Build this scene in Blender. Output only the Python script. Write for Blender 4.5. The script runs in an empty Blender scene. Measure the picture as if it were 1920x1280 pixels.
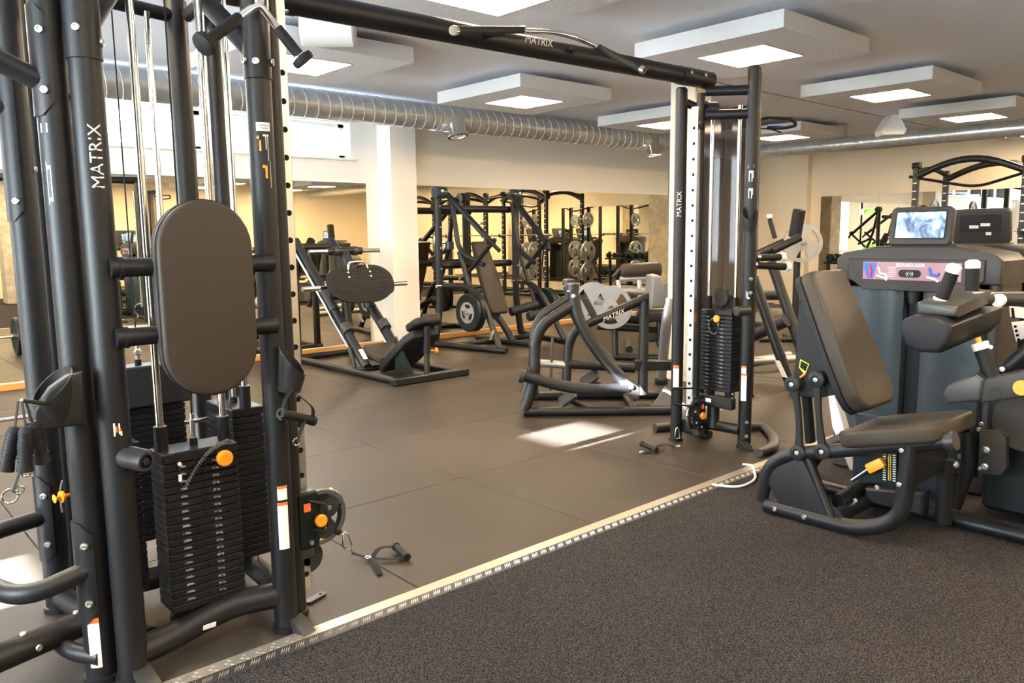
import bpy, math, random
from mathutils import Vector as V3, Matrix
random.seed(7)
S = bpy.context.scene
COL = S.collection
# ------------------------------------------------------------------ camera
FPX = 1490.8; HC = 1.36
PIT, ROL, YAW = math.radians(7.698), math.radians(-0.656), math.radians(41.925)
FW = V3((math.sin(YAW)*math.cos(PIT), math.cos(YAW)*math.cos(PIT), -math.sin(PIT)))
R0 = V3((math.cos(YAW), -math.sin(YAW), 0)); U0 = R0.cross(FW)
RT = R0*math.cos(ROL)+U0*math.sin(ROL); UP = -R0*math.sin(ROL)+U0*math.cos(ROL)
CP = V3((0, 0, HC))
cd = bpy.data.cameras.new('camera'); cam = bpy.data.objects.new('camera', cd); COL.objects.link(cam)
cd.sensor_width = 36; cd.lens = FPX/1920*36; cd.clip_start = .05; cd.clip_end = 200
cam.matrix_world = Matrix(((RT.x, UP.x, -FW.x, 0), (RT.y, UP.y, -FW.y, 0), (RT.z, UP.z, -FW.z, HC), (0, 0, 0, 1)))
S.camera = cam
# pixel (1920x1280) -> point on a plane of the place
def ray(x, y): return FW+RT*((x-960)/FPX)-UP*((y-640)/FPX)
def pz(x, y, z=0.0): d = ray(x, y); return CP+d*((z-HC)/d.z)
def pX(x, y, X): d = ray(x, y); return CP+d*(X/d.x)
def pY(x, y, Y): d = ray(x, y); return CP+d*(Y/d.y)
def pD(x, y, D): return CP+ray(x, y)*D
def vz(x, y, p): d = ray(x, y); t = (p[0]*d.x+p[1]*d.y)/(d.x*d.x+d.y*d.y); return HC+t*d.z
# ------------------------------------------------------------------ world, sun, daylight
W = bpy.data.worlds.new('sky'); S.world = W; W.use_nodes = True
bg = W.node_tree.nodes['Background']; bg.inputs[0].default_value = (.75, .88, 1, 1); bg.inputs[1].default_value = 4.0
sd = bpy.data.lights.new('sun', 'SUN'); sd.energy = 130; sd.angle = .012; sd.color = (.88, .94, 1)
so = bpy.data.objects.new('sun', sd); COL.objects.link(so)
so.rotation_euler = V3((.945, .0, -.335)).to_track_quat('-Z', 'Y').to_euler(); so.location = (-6, 3, 6)
def area(name, loc, d, sx, sy, e, c):
    l = bpy.data.lights.new(name, 'AREA'); l.shape = 'RECTANGLE'; l.size = sx; l.size_y = sy; l.energy = e; l.color = c
    o = bpy.data.objects.new(name, l); COL.objects.link(o); o.location = loc
    o.rotation_euler = V3(d).to_track_quat('-Z', 'Z').to_euler(); return o
DAY = (.78, .89, 1)
area('daylight_window_side', (-2.1, 3.6, 1.45), (1, 0, 0), .8, 2.2, 300, DAY)
area('daylight_window_back', (-2.1, 6.6, 1.7), (1, 0, 0), 2.6, 1.7, 280, DAY)
area('daylight_clerestory', (1.9, 8.75, 2.5), (0, -1, -.35), 6, .45, 110, DAY)
area('added_daylight_mid', (-2.1, 1.9, 1.55), (1, 0, 0), 1.9, 1.9, 95, DAY)  # added lamp, brightens the left sides of the tower posts
area('daylight_window_near', (-2.1, -1.0, 1.6), (1, 0, 0), 3, 1.8, 70, DAY)
S.view_settings.view_transform = 'Standard'; S.view_settings.look = 'None'
S.view_settings.exposure = 1.06; S.view_settings.gamma = 1; S.view_settings.use_curve_mapping = False
# ------------------------------------------------------------------ materials
M = {}
def mat(n, c, r=.5, m=0.0, em=None, es=0, alpha=None, spec=None, noise=None, bump=None, trans=0, coat=0):
    a = bpy.data.materials.new(n); a.use_nodes = True; nt = a.node_tree; b = nt.nodes['Principled BSDF']
    b.inputs['Base Color'].default_value = (*c, 1); b.inputs['Roughness'].default_value = r; b.inputs['Metallic'].default_value = m
    if em: b.inputs['Emission Color'].default_value = (*em, 1); b.inputs['Emission Strength'].default_value = es
    if alpha is not None: b.inputs['Alpha'].default_value = alpha
    if spec is not None: b.inputs['Specular IOR Level'].default_value = spec
    if trans: b.inputs['Transmission Weight'].default_value = trans
    if coat: b.inputs['Coat Weight'].default_value = coat
    if noise or bump:
        tc = nt.nodes.new('ShaderNodeNewGeometry')
    if noise:      # (scale, colour2, low, high)
        nz = nt.nodes.new('ShaderNodeTexNoise'); nz.inputs['Scale'].default_value = noise[0]; nz.inputs['Detail'].default_value = 4
        nt.links.new(tc.outputs['Position'], nz.inputs['Vector'])
        rp = nt.nodes.new('ShaderNodeValToRGB'); e = rp.color_ramp.elements
        e[0].position = noise[2]; e[1].position = noise[3]; e[0].color = (*c, 1); e[1].color = (*noise[1], 1)
        nt.links.new(nz.outputs['Fac'], rp.inputs['Fac']); last = rp.outputs['Color']
        if len(noise) > 4:  # slow variation over it
            n2 = nt.nodes.new('ShaderNodeTexNoise'); n2.inputs['Scale'].default_value = noise[4]; n2.inputs['Detail'].default_value = 5
            nt.links.new(tc.outputs['Position'], n2.inputs['Vector'])
            mr = nt.nodes.new('ShaderNodeMapRange'); mr.inputs['From Min'].default_value = .3; mr.inputs['From Max'].default_value = .7
            mr.inputs['To Min'].default_value = noise[5]; mr.inputs['To Max'].default_value = noise[6]
            nt.links.new(n2.outputs['Fac'], mr.inputs['Value'])
            mx = nt.nodes.new('ShaderNodeVectorMath'); mx.operation = 'SCALE'
            nt.links.new(last, mx.inputs[0]); nt.links.new(mr.outputs[0], mx.inputs['Scale']); last = mx.outputs[0]
        nt.links.new(last, b.inputs['Base Color'])
    if bump:       # (scale, strength)
        nb = nt.nodes.new('ShaderNodeTexNoise'); nb.inputs['Scale'].default_value = bump[0]; nb.inputs['Detail'].default_value = 3
        nt.links.new(tc.outputs['Position'], nb.inputs['Vector'])
        bp = nt.nodes.new('ShaderNodeBump'); bp.inputs['Strength'].default_value = bump[1]; bp.inputs['Distance'].default_value = .004
        nt.links.new(nb.outputs['Fac'], bp.inputs['Height']); nt.links.new(bp.outputs[0], b.inputs['Normal'])
    if spec is None and m == 0 and max(c) < .13: b.inputs['Specular IOR Level'].default_value = .22
    M[n] = a; return a
mat('frame', (.012, .012, .0135), .40, .1, spec=.36, bump=(900, .12))
mat('black', (.008, .012, .013), .38)
mat('plastic', (.018, .018, .019), .45)
mat('gunmetal', (.045, .044, .043), .42, .4)
mat('stack', (.010, .010, .012), .42, .15, spec=.3)
mat('pad', (.042, .033, .026), .40, bump=(500, .25))
mat('padside', (.015, .015, .018), .5, bump=(500, .2))
mat('chrome', (.82, .81, .79), .14, 1.0)
mat('steel', (.62, .61, .58), .32, 1.0)
mat('silver', (.42, .42, .43), .38, .75)
mat('alu', (.46, .40, .32), .40, .7)
mat('orange', (.95, .30, .012), .4)
mat('white', (.8, .79, .77), .5)
mat('paper', (.78, .77, .75), .6)
mat('warn', (.85, .16, .02), .5)
mat('yellow', (.9, .6, .02), .5)
mat('letter', (.62, .6, .57), .45)
mat('red', (.6, .03, .03), .45)
mat('rubber', (.012, .012, .012), .6)
mat('web', (.014, .014, .015), .75, bump=(700, .4))
mat('hole', (.004, .004, .004), .8)
mat('tile', (.037, .029, .023), .47, noise=(180, (.053, .043, .034), .35, .7, 1.1, .84, 1.14), bump=(260, .25))
mat('carpet', (.004, .0036, .004), .95, noise=(190, (.072, .062, .063), .42, .68, 1.4, .9, 1.1), bump=(260, 1.0))
mat('ceil', (.83, .85, .93), .85, noise=(160, (.87, .89, .97), .4, .65), bump=(160, .6))
mat('wall', (.84, .80, .73), .75, bump=(90, .1))
mat('wallwarm', (.92, .79, .59), .75, bump=(90, .1))
mat('concrete', (.40, .35, .28), .8, noise=(9, (.55, .49, .40), .35, .7, 2, .85, 1.1), bump=(60, .3))
mat('felt', (.66, .65, .67), .9, noise=(120, (.90, .89, .91), .38, .66), bump=(140, .8))
mat('feltside', (.66, .66, .66), .9, bump=(140, .3))
mat('lamp', (1, .95, .85), .5, em=(1, .77, .50), es=40)
mat('mirror', (.93, .87, .70), .0, 1.0)
mat('mirrorR', (.86, .85, .80), .0, 1.0)
mat('galv', (.60, .64, .66), .34, .75, noise=(14, (.72, .75, .76), .35, .65))
mat('wood', (.55, .27, .06), .5)
mat('smoke', (.035, .022, .018), .05, alpha=.62)
mat('shroud', (.030, .042, .054), .28, coat=.3)
mat('placard', (.30, .16, .20), .45)
mat('blue', (.03, .10, .55), .45)
mat('pale', (.68, .66, .66), .5)
mat('greypad', (.13, .125, .12), .5)
mat('tower', (.034, .031, .029), .42)
mat('leaf', (.10, .22, .04), .8)
mat('cable', (.55, .54, .52), .5)
mat('wheel', (.03, .03, .03), .35)
mat('ecru', (.72, .70, .64), .4)
def screen_mat():
    a = bpy.data.materials.new('screen'); a.use_nodes = True; nt = a.node_tree; b = nt.nodes['Principled BSDF']
    tc = nt.nodes.new('ShaderNodeTexCoord'); nz = nt.nodes.new('ShaderNodeTexNoise'); nz.inputs['Scale'].default_value = 14; nz.inputs['Detail'].default_value = 3
    nz.inputs['Distortion'].default_value = 1.5
    nt.links.new(tc.outputs['Object'], nz.inputs['Vector']); rp = nt.nodes.new('ShaderNodeValToRGB'); e = rp.color_ramp.elements
    e[0].position = .38; e[0].color = (.05, .12, .24, 1); e[1].position = .62; e[1].color = (.62, .76, .9, 1)
    m2 = e = rp.color_ramp.elements.new(.5); m2.color = (.22, .38, .62, 1)
    nt.links.new(nz.outputs['Fac'], rp.inputs['Fac']); nt.links.new(rp.outputs['Color'], b.inputs['Emission Color'])
    b.inputs['Emission Strength'].default_value = .8; b.inputs['Base Color'].default_value = (.02, .02, .03, 1); b.inputs['Roughness'].default_value = .2
    M['screen'] = a
screen_mat()
# ------------------------------------------------------------------ lettering (font outlines as meshes, made while the scene is empty)
TXT = {}
def prep(words):
    obs = []
    for w in words:
        c = bpy.data.curves.new('t', 'FONT'); c.body = w; c.size = 1; c.align_x = 'CENTER'; c.align_y = 'CENTER'; c.resolution_u = 2
        o = bpy.data.objects.new('t', c); COL.objects.link(o); obs.append((w, o))
    bpy.context.view_layer.update(); dg = bpy.context.evaluated_depsgraph_get()
    for w, o in obs:
        me = bpy.data.meshes.new_from_object(o.evaluated_get(dg))
        TXT[w] = ([tuple(v.co) for v in me.vertices], [tuple(p.vertices) for p in me.polygons]); bpy.data.meshes.remove(me)
    for w, o in obs:
        c = o.data; bpy.data.objects.remove(o); bpy.data.curves.remove(c)
LB = [str(10*i)+'lbs' for i in range(2, 21)]; KG = [str(k)+' kg' for k in (9, 14, 18, 23, 27, 32, 36, 41, 45, 50, 54, 59, 64, 68, 73, 77, 82, 86, 91)]
prep(['MATRIX', 'BEINBEUGER', '((·))', 'WARNING', 'Dynamic\nPulley', '1\n2\n3\n4\n5\n6\n7\n8\n9'] + LB + KG)
# ------------------------------------------------------------------ mesh builder
X_, Y_, Z_ = V3((1, 0, 0)), V3((0, 1, 0)), V3((0, 0, 1))
def frame_of(n):
    n = n.normalized(); a = Z_ if abs(n.z) < .9 else X_
    u = a.cross(n).normalized(); return u, n.cross(u)
class MB:
    def __init__(s): s.v = []; s.f = []
    def add(s, vs, fs):
        o = len(s.v); s.v += [V3(p) for p in vs]; s.f += [tuple(i+o for i in q) for q in fs]; return s
    def rings(s, rs, cap=True, closed=False):
        n = len(rs[0]); vs = [p for r in rs for p in r]; fs = []
        k = len(rs)
        for i in range(k if closed else k-1):
            a, b = i*n, ((i+1) % k)*n
            for j in range(n): fs.append((a+j, a+(j+1) % n, b+(j+1) % n, b+j))
        if cap and not closed: fs += [tuple(range(n))[::-1], tuple((k-1)*n+j for j in range(n))]
        return s.add(vs, fs)
    def tube(s, pts, r, seg=14, fil=0.0, n=6, r2=None, closed=False):
        P = [V3(p) for p in pts]
        if fil > 0 and len(P) > 2:
            Q = [P[0]]
            for i in range(1, len(P)-1):
                a, b, c = P[i-1], P[i], P[i+1]
                d = min(fil, (a-b).length*.49, (c-b).length*.49)
                p0, p2 = b+(a-b).normalized()*d, b+(c-b).normalized()*d
                for k in range(n+1):
                    t = k/n; Q.append(p0*(1-t)**2+b*2*t*(1-t)+p2*t*t)
            Q.append(P[-1]); P = Q
        rs = []; u = None; m = len(P)
        for i, p in enumerate(P):
            if closed: t = P[(i+1) % m]-P[i-1]
            else: t = (P[min(i+1, m-1)]-P[max(i-1, 0)])
            t.normalize()
            if u is None: u, w = frame_of(t)
            else: u = (u-t*u.dot(t)).normalized(); w = t.cross(u)
            ra = r[i] if isinstance(r, (list, tuple)) and len(r) == m else r
            rb = r2 if r2 else ra
            rs.append([p+u*math.cos(2*math.pi*k/seg)*ra+w*math.sin(2*math.pi*k/seg)*rb for k in range(seg)])
        return s.rings(rs, closed=closed)
    def cyl(s, a, b, r, seg=16, rb=None):
        a, b = V3(a), V3(b); u, w = frame_of(b-a); rb = r if rb is None else rb
        return s.rings([[p+(u*math.cos(2*math.pi*k/seg)+w*math.sin(2*math.pi*k/seg))*q for k in range(seg)] for p, q in ((a, r), (b, rb))])
    def lathe(s, prof, o, ax, seg=24, closed=False):
        o = V3(o); ax = V3(ax).normalized(); u, w = frame_of(ax)
        return s.rings([[o+ax*h+(u*math.cos(2*math.pi*k/seg)+w*math.sin(2*math.pi*k/seg))*max(r, 1e-4) for k in range(seg)] for r, h in prof], closed=closed)
    def ringdisc(s, ro, ri, h0, h1, o, ax, seg=28):   # annulus
        o = V3(o); ax = V3(ax).normalized(); u, w = frame_of(ax)
        return s.rings([[o+ax*h+(u*math.cos(2*math.pi*k/seg)+w*math.sin(2*math.pi*k/seg))*r for k in range(seg)] for r, h in ((ri, h0), (ro, h0), (ro, h1), (ri, h1))], closed=True)
    def box(s, c, size, rot=None, bev=0.0):
        c = V3(c); h = V3(size)*.5; rot = rot or Matrix.Identity(3)
        if bev <= 0:
            vs = [c+rot@V3((sx*h.x, sy*h.y, sz*h.z)) for sx in (-1, 1) for sy in (-1, 1) for sz in (-1, 1)]
            return s.add(vs, [(0, 1, 3, 2), (4, 6, 7, 5), (0, 4, 5, 1), (2, 3, 7, 6), (0, 2, 6, 4), (1, 5, 7, 3)])
        b = min(bev, h.x*.9, h.y*.9, h.z*.9)
        def rr(dx, dy, z): 
            o = []
            for sx, sy in ((-1, -1), (1, -1), (1, 1), (-1, 1)):
                x, y = sx*dx, sy*dy
                o += [(x, y-sy*b, z), (x-sx*b, y, z)] if sx*sy < 0 else [(x-sx*b, y, z), (x, y-sy*b, z)]
            return [c+rot@V3(p) for p in o]
        def order(dx, dy, z, b2):
            pts = [(-dx, -dy+b2), (-dx+b2, -dy), (dx-b2, -dy), (dx, -dy+b2), (dx, dy-b2), (dx-b2, dy), (-dx+b2, dy), (-dx, dy-b2)]
            return [c+rot@V3((x, y, z)) for x, y in pts]
        return s.rings([order(h.x-b, h.y-b, -h.z, b*.4), order(h.x, h.y, -h.z+b, b), order(h.x, h.y, h.z-b, b), order(h.x-b, h.y-b, h.z, b*.4)])
    def beam(s, a, b, w, h, up=None, bev=.004):
        a, b = V3(a), V3(b); t = (b-a); L = t.length; t.normalize(); up = V3(up) if up else (Z_ if abs(t.z) < .95 else Y_)
        y = up.cross(t).normalized(); z = t.cross(y)
        rot = Matrix((t, y, z)).transposed()
        return s.box((a+b)*.5, (L, w, h), rot, bev)
    def prism(s, poly, o, ux, uy, th, bev=0.0, nb=1):
        # polygon (counter-clockwise in ux,uy) extruded th along ux x uy, rounded rims
        o, ux, uy = V3(o), V3(ux).normalized(), V3(uy).normalized(); n = ux.cross(uy)
        m = len(poly); nr = []
        ar = sum(poly[i][0]*poly[(i+1) % m][1]-poly[(i+1) % m][0]*poly[i][1] for i in range(m))
        if ar < 0: poly = poly[::-1]
        for i in range(m):
            (x0, y0), (x1, y1), (x2, y2) = poly[i-1], poly[i], poly[(i+1) % m]
            a = V3((y1-y0, x0-x1, 0)); b = V3((y2-y1, x1-x2, 0)); a.normalize(); b.normalize(); c = a+b
            c.normalize(); k = max(.4, c.dot(a)); nr.append(c/k)
        def lay(ins, z): return [o+ux*(p[0]-q.x*ins)+uy*(p[1]-q.y*ins)+n*z for p, q in zip(poly, nr)]
        if bev <= 0: return s.rings([lay(0, 0), lay(0, th)])
        rs = []
        for k in range(nb+1):
            a = k/nb*math.pi/2; rs.append(lay(bev*(1-math.sin(a)), bev*(1-math.cos(a))))
        for k in range(nb+1):
            a = (1-k/nb)*math.pi/2; rs.append(lay(bev*(1-math.sin(a)), th-bev*(1-math.cos(a))))
        return s.rings(rs)
    def text(s, w, size, o, ux, uy):
        vs, fs = TXT[w]; o, ux, uy = V3(o), V3(ux).normalized(), V3(uy).normalized()
        return s.add([o+ux*(v[0]*size)+uy*(v[1]*size) for v in vs], fs)
    def mesh(s, name, m, off=None, ang=40):
        me = bpy.data.meshes.new(name); off = off or V3((0, 0, 0))
        me.from_pydata([tuple(p-off) for p in s.v], [], s.f); me.materials.append(M[m])
        me.polygons.foreach_set('use_smooth', [True]*len(me.polygons)); me.set_sharp_from_angle(angle=math.radians(ang)); me.update()
        return me
def fixn(me):
    import bmesh
    b = bmesh.new(); b.from_mesh(me); bmesh.ops.recalc_face_normals(b, faces=b.faces); b.to_mesh(me); b.free()
def stadium(w, h, n=10):
    r = w/2; q = []
    for k in range(n+1): a = math.pi*k/n; q.append((r*math.cos(a), h/2-r+r*math.sin(a)))
    for k in range(n+1): a = math.pi+math.pi*k/n; q.append((r*math.cos(a), -h/2+r+r*math.sin(a)))
    return q
def rrect(w, h, r, n=5):
    q = []
    for cx, cy, a0 in ((w/2-r, h/2-r, 0), (-w/2+r, h/2-r, 90), (-w/2+r, -h/2+r, 180), (w/2-r, -h/2+r, 270)):
        for k in range(n+1): a = math.radians(a0+90*k/n); q.append((cx+r*math.cos(a), cy+r*math.sin(a)))
    return q
# ------------------------------------------------------------------ objects
BASE = {}
def tag(o, label, cat=None, group=None, kind=None):
    if label: o['label'] = label
    if cat: o['category'] = cat
    if group: o['group'] = group
    if kind: o['kind'] = kind
    return o
def thing(name, label, cat, loc, group=None):
    o = bpy.data.objects.new(name, None); COL.objects.link(o); o.location = loc; o.empty_display_size = .1
    BASE[o] = V3(loc); return tag(o, label, cat, group)
def part(name, mb, m, parent, label=None, ang=40, kind=None):
    b = BASE[parent]; me = mb.mesh(name, m, b, ang); fixn(me)
    o = bpy.data.objects.new(name, me); COL.objects.link(o); o.parent = parent; BASE[o] = b
    if label: o['label'] = label
    if kind: o['kind'] = kind
    return o
def solo(name, mb, m, loc, label, cat=None, group=None, kind=None, ang=40):
    me = mb.mesh(name, m, V3(loc), ang); fixn(me); o = bpy.data.objects.new(name, me); COL.objects.link(o)
    o.location = loc; BASE[o] = V3(loc); return tag(o, label, cat, group, kind)
def piece(name, me, parent, loc, rot=None):
    o = bpy.data.objects.new(name, me); COL.objects.link(o); o.parent = parent
    o.location = V3(loc)-BASE[parent]
    if rot is not None: o.rotation_euler = rot.to_euler() if isinstance(rot, Matrix) else rot
    BASE[o] = V3(loc); return o
def dup(root, loc, rotz=0.0, label=None, group=None):
    def cp(o, par):
        c = o.copy(); COL.objects.link(c); c.parent = par
        for ch in o.children: cp(ch, c)
        return c
    r = cp(root, None); r.location = loc; r.rotation_euler = (0, 0, rotz); BASE[r] = V3(loc)
    if label: r['label'] = label
    if group: r['group'] = group
    return r
def simple(me_fn, m): 
    b = MB(); me_fn(b); me = b.mesh('piece', m); fixn(me); return me
BOLT = simple(lambda b: b.lathe([(1, 0), (1, .25), (.8, .55), (.45, .6), (.4, .35), (.0, .35)], (0, 0, 0), Z_, 12), 'steel')
BOLT.name = 'bolt'
def bolt(parent, p, n, r=.012, name='bolt'):
    o = piece(name, BOLT, parent, p, V3(n).to_track_quat('Z', 'Y').to_matrix()); o.scale = (r, r, r); return o
def label_patch(parent, p, ux, uy, w, h, m='paper', name='sticker', label=None):
    b = MB(); b.box(p, (w, h, .0012), Matrix((V3(ux).normalized(), V3(uy).normalized(), V3(ux).cross(V3(uy)).normalized())).transposed())
    return part(name, b, m, parent, label)
def wrap_patch(parent, c, r, a0, a1, z0, z1, m, name='sticker', label=None):   # a sticker bent round a vertical post
    b = MB(); n = 7; vs = []
    for k in range(n):
        a = a0+(a1-a0)*k/(n-1); q = V3((c[0]+r*math.cos(a), c[1]+r*math.sin(a), 0)); vs += [q+Z_*z0, q+Z_*z1]
    b.add(vs, [(2*k, 2*k+2, 2*k+3, 2*k+1) for k in range(n-1)])
    return part(name, b, m, parent, label)
def wrap_text(parent, w, size, c, r, a, zc, m, name='lettering', vertical=True, label=None):
    b = MB(); vs, fs = TXT[w]; out = []
    for x, y, _ in vs:
        if vertical: x, y = -y, x
        t = a+x*size/r; out.append((c[0]+r*math.cos(t), c[1]+r*math.sin(t), zc+y*size))
    b.add(out, fs); return part(name, b, m, parent, label)
# ================================================================== THE ROOM
YB, XR, XL, YF, ZC = 8.37, 13.8, -1.7, -5.0, 2.785
def gl():
    a = bpy.data.materials.new('glass'); a.use_nodes = True; nt = a.node_tree; nt.nodes.clear()
    o = nt.nodes.new('ShaderNodeOutputMaterial'); t = nt.nodes.new('ShaderNodeBsdfTransparent'); g = nt.nodes.new('ShaderNodeBsdfGlossy')
    g.inputs['Roughness'].default_value = .02; f = nt.nodes.new('ShaderNodeFresnel'); f.inputs[0].default_value = 1.3
    m = nt.nodes.new('ShaderNodeMixShader'); nt.links.new(f.outputs[0], m.inputs[0]); nt.links.new(t.outputs[0], m.inputs[1]); nt.links.new(g.outputs[0], m.inputs[2])
    nt.links.new(m.outputs[0], o.inputs[0]); M['glass'] = a
gl()
def bx(b, x0, x1, y0, y1, z0, z1, bev=0): return b.box(((x0+x1)/2, (y0+y1)/2, (z0+z1)/2), (x1-x0, y1-y0, z1-z0), None, bev)
fl = solo('floor', bx(MB(), XL-.3, XR+.3, 2.43, YB+.3, -.3, -.006), 'rubber', (6, 5, -.006), 'dark subfloor under the rubber gym tiles', kind='structure')
TILE = simple(lambda b: b.prism([(0, 0), (1, 0), (1, 1), (0, 1)], (0, 0, -.006), X_, Y_, .006, .0022), 'tile'); TILE.name = 'rubber_tile'
for i in range(-3, 12):
    for j in range(6):
        x0 = max(1.685+i, XL); x1 = min(1.685+i+1, XR); y0 = 2.43+j; y1 = min(y0+1, YB)
        t = piece('rubber_tile', TILE, fl, (x0+.002, y0+.002, 0)); t.scale = (x1-x0-.004, y1-y0-.004, 1)
solo('floor', bx(MB(), XL-.3, XR+.3, YF-.3, 2.352, -.3, -.004), 'carpet', (4, -1, -.004), 'dark grey speckled carpet floor', kind='structure')
# checker-plate edging between rubber and carpet
b = MB(); b.prism([(2.43, -.3), (2.43, .004), (2.376, .004), (2.374, -.3)], (XL, 0, 0), Y_, Z_, XR-XL)
tr = solo('trim_1', b, 'alu', (4, 2.38, 0), 'worn aluminium checker plate strip edging the carpet', kind='structure')
b = MB(); b.prism([(2.3745, -.3), (2.3745, .0036), (2.335, -.0035), (2.335, -.3)], (XL, 0, 0), Y_, Z_, XR-XL); part('ramp', b, 'gunmetal', tr)
b = MB(); k = 0; x = XL+.02
while x < 7.5:
    for q, y in enumerate((2.383, 2.398, 2.413)):
        a = math.radians(45 if (k+q) % 2 else -45); d = V3((math.cos(a), math.sin(a), 0))*.0085; n = V3((-d.y, d.x, 0)).normalized()*.0018; c = V3((x+(q % 2)*.013, y, .004))
        b.add([c-d, c+n, c+d, c-n, c+Z_*.0016], [(0, 1, 4), (1, 2, 4), (2, 3, 4), (3, 0, 4)])
    if k % 2 == 0:
        for e in range(4):
            c = V3((x+e*.0085, 2.356, .0010)); d = V3((.011, .015, .0028)); n = V3((.0020, -.0016, 0)); b.add([c-d, c+n, c+d, c-n, c+V3((0, -.0005, .0022))], [(0, 1, 4), (1, 2, 4), (2, 3, 4), (3, 0, 4)])
    x += .026; k += 1
part('raised_tread', b, 'steel', tr, kind='stuff')
# ceiling
ce = solo('ceiling', bx(MB(), XL-.3, XR+.3, YF-.3, YB+.3, ZC, ZC+.25), 'ceil', (6, 2, ZC), 'textured pale grey ceiling', kind='structure')
b = MB()
for y in (-2.0, .35, 4.55): bx(b, XL, XR, y, y+.012, ZC-.003, ZC+.01)
part('joint', b, 'gunmetal', ce)
# walls
b = MB(); bx(b, XL-.3, XR+.3, YB, YB+.3, 0, 2.26); bx(b, XL-.3, XR+.3, YB, YB+.3, 2.66, ZC); bx(b, 5.0, XR+.3, YB, YB+.3, 2.26, 2.66)
wb = solo('wall_back', b, 'wall', (6, YB, 0), 'cream back wall with mirrors and a clerestory window', kind='structure')
MIR = simple(lambda b: b.prism([(0, 0), (1, 0), (1, 1), (0, 1)], (0, 0, 0), X_, Z_, .006), 'mirror'); MIR.name = 'mirror_panel'
def mirrors(x0, x1, z0, z1, first):
    e = [x0]+[q for q in first if x0 < q < x1]+[x1]
    for a, c in zip(e, e[1:]):
        o = piece('mirror_panel', MIR, wb, (a+.0012, YB-.001, z0)); o.scale = (c-a-.0024, 1, z1-z0)
mirrors(XL+.05, 5.22, .075, 1.98, [.25, 1.25, 2.25, 3.25, 4.25]); mirrors(5.75, 11.08, .075, 1.98, [6.72, 7.72, 8.74, 9.76, 10.72])
solo('baseboard_back', bx(MB(), XL, XR, YB-.018, YB-.0005, 0, .06, .003), 'wood', (6, YB-.01, 0), 'orange wooden baseboard under the wall mirrors', kind='structure')
w1 = thing('window_1', 'bright clerestory window high on the back wall', None, (1.6, YB, 2.26)); w1['kind'] = 'structure'
b = MB(); bx(b, XL, 5.06, YB-.03, YB+.3, 2.235, 2.262, .004); part('window_sill', b, 'white', w1)
b = MB()
for x in (-1.2, -.1, 1.0, 2.1, 3.25, 4.95): bx(b, x-.035, x+.035, YB+.12, YB+.18, 2.26, 2.66)
for z in (2.28, 2.64): bx(b, XL, 5.0, YB+.12, YB+.18, z-.02, z+.02)
part('window_frame', b, 'white', w1)
for x0, x1 in ((-1.165, -.135), (-.065, .965), (1.035, 2.065), (2.135, 3.215), (3.285, 4.915)): part('pane', bx(MB(), x0, x1, YB+.147, YB+.152, 2.3, 2.62), 'glass', w1)
# pillar and column
solo('wall_pillar', bx(MB(), 5.36, 5.73, 8.08, YB-.001, 0, ZC, .004), 'wall', (5.55, 8.2, 0), 'white square pillar between the two wall mirrors', kind='structure')
solo('wall_column', bx(MB(), 11.09, 11.54, 7.95, YB-.001, 0, ZC, .012), 'concrete', (11.3, 8.15, 0), 'raw concrete column at the end of the mirrors', kind='structure')
solo('wall_column', bx(MB(), 3.3, 3.75, -3.4, -2.95, 0, ZC, .012), 'concrete', (3.5, -3.2, 0), 'raw concrete column standing on the carpet', kind='structure')
solo('wall_column', bx(MB(), 9.2, 9.65, -3.4, -2.95, 0, ZC, .012), 'concrete', (9.4, -3.2, 0), 'raw concrete column standing on the carpet beyond the racks', kind='structure')
ql = pD(1253, 400, 7.2); mat('cream_concrete', (.62, .55, .45), .8, noise=(7, (.74, .67, .57), .35, .7, 2, .88, 1.08), bump=(60, .3))
solo('wall_column', bx(MB(), ql.x, ql.x+.26, ql.y-.26, ql.y, 0, ZC, .012), 'cream_concrete', (ql.x+.13, ql.y-.13, 0), 'pale concrete column right behind the slim tower', kind='structure')
# right wall
solo('wall_right', bx(MB(), XR, XR+.3, YF-.3, YB+.3, 0, ZC), 'wallwarm', (XR, 2, 0), 'warm cream end wall with mirror', kind='structure')
wr = [o for o in bpy.data.objects if o.name == 'wall_right'][0]
solo('wall_pilaster', bx(MB(), XR-.16, XR-.001, 7.22, 7.8, 0, ZC, .004), 'wallwarm', (XR-.1, 7.5, 0), 'cream pilaster on the end wall near the corner', kind='structure')
MIR2 = simple(lambda b: b.prism([(0, 0), (1, 0), (1, 1), (0, 1)], (0, 0, 0), Y_, Z_, -.006), 'mirrorR'); MIR2.name = 'mirror_panel'
for y0, y1 in ((6.0, 7.03), (5, 6), (4, 5), (3, 4), (2, 3), (1, 2), (0, 1), (-1, 0)):
    o = piece('mirror_panel', MIR2, wr, (XR-.001, y0+.0012, .2)); o.scale = (1, y1-y0-.0024, 1.76)
solo('wall_front', bx(MB(), XL-.3, XR+.3, YF-.3, YF, 0, ZC), 'wallwarm', (6, YF, 0), 'warm cream wall behind the carpet area', kind='structure')
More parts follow.
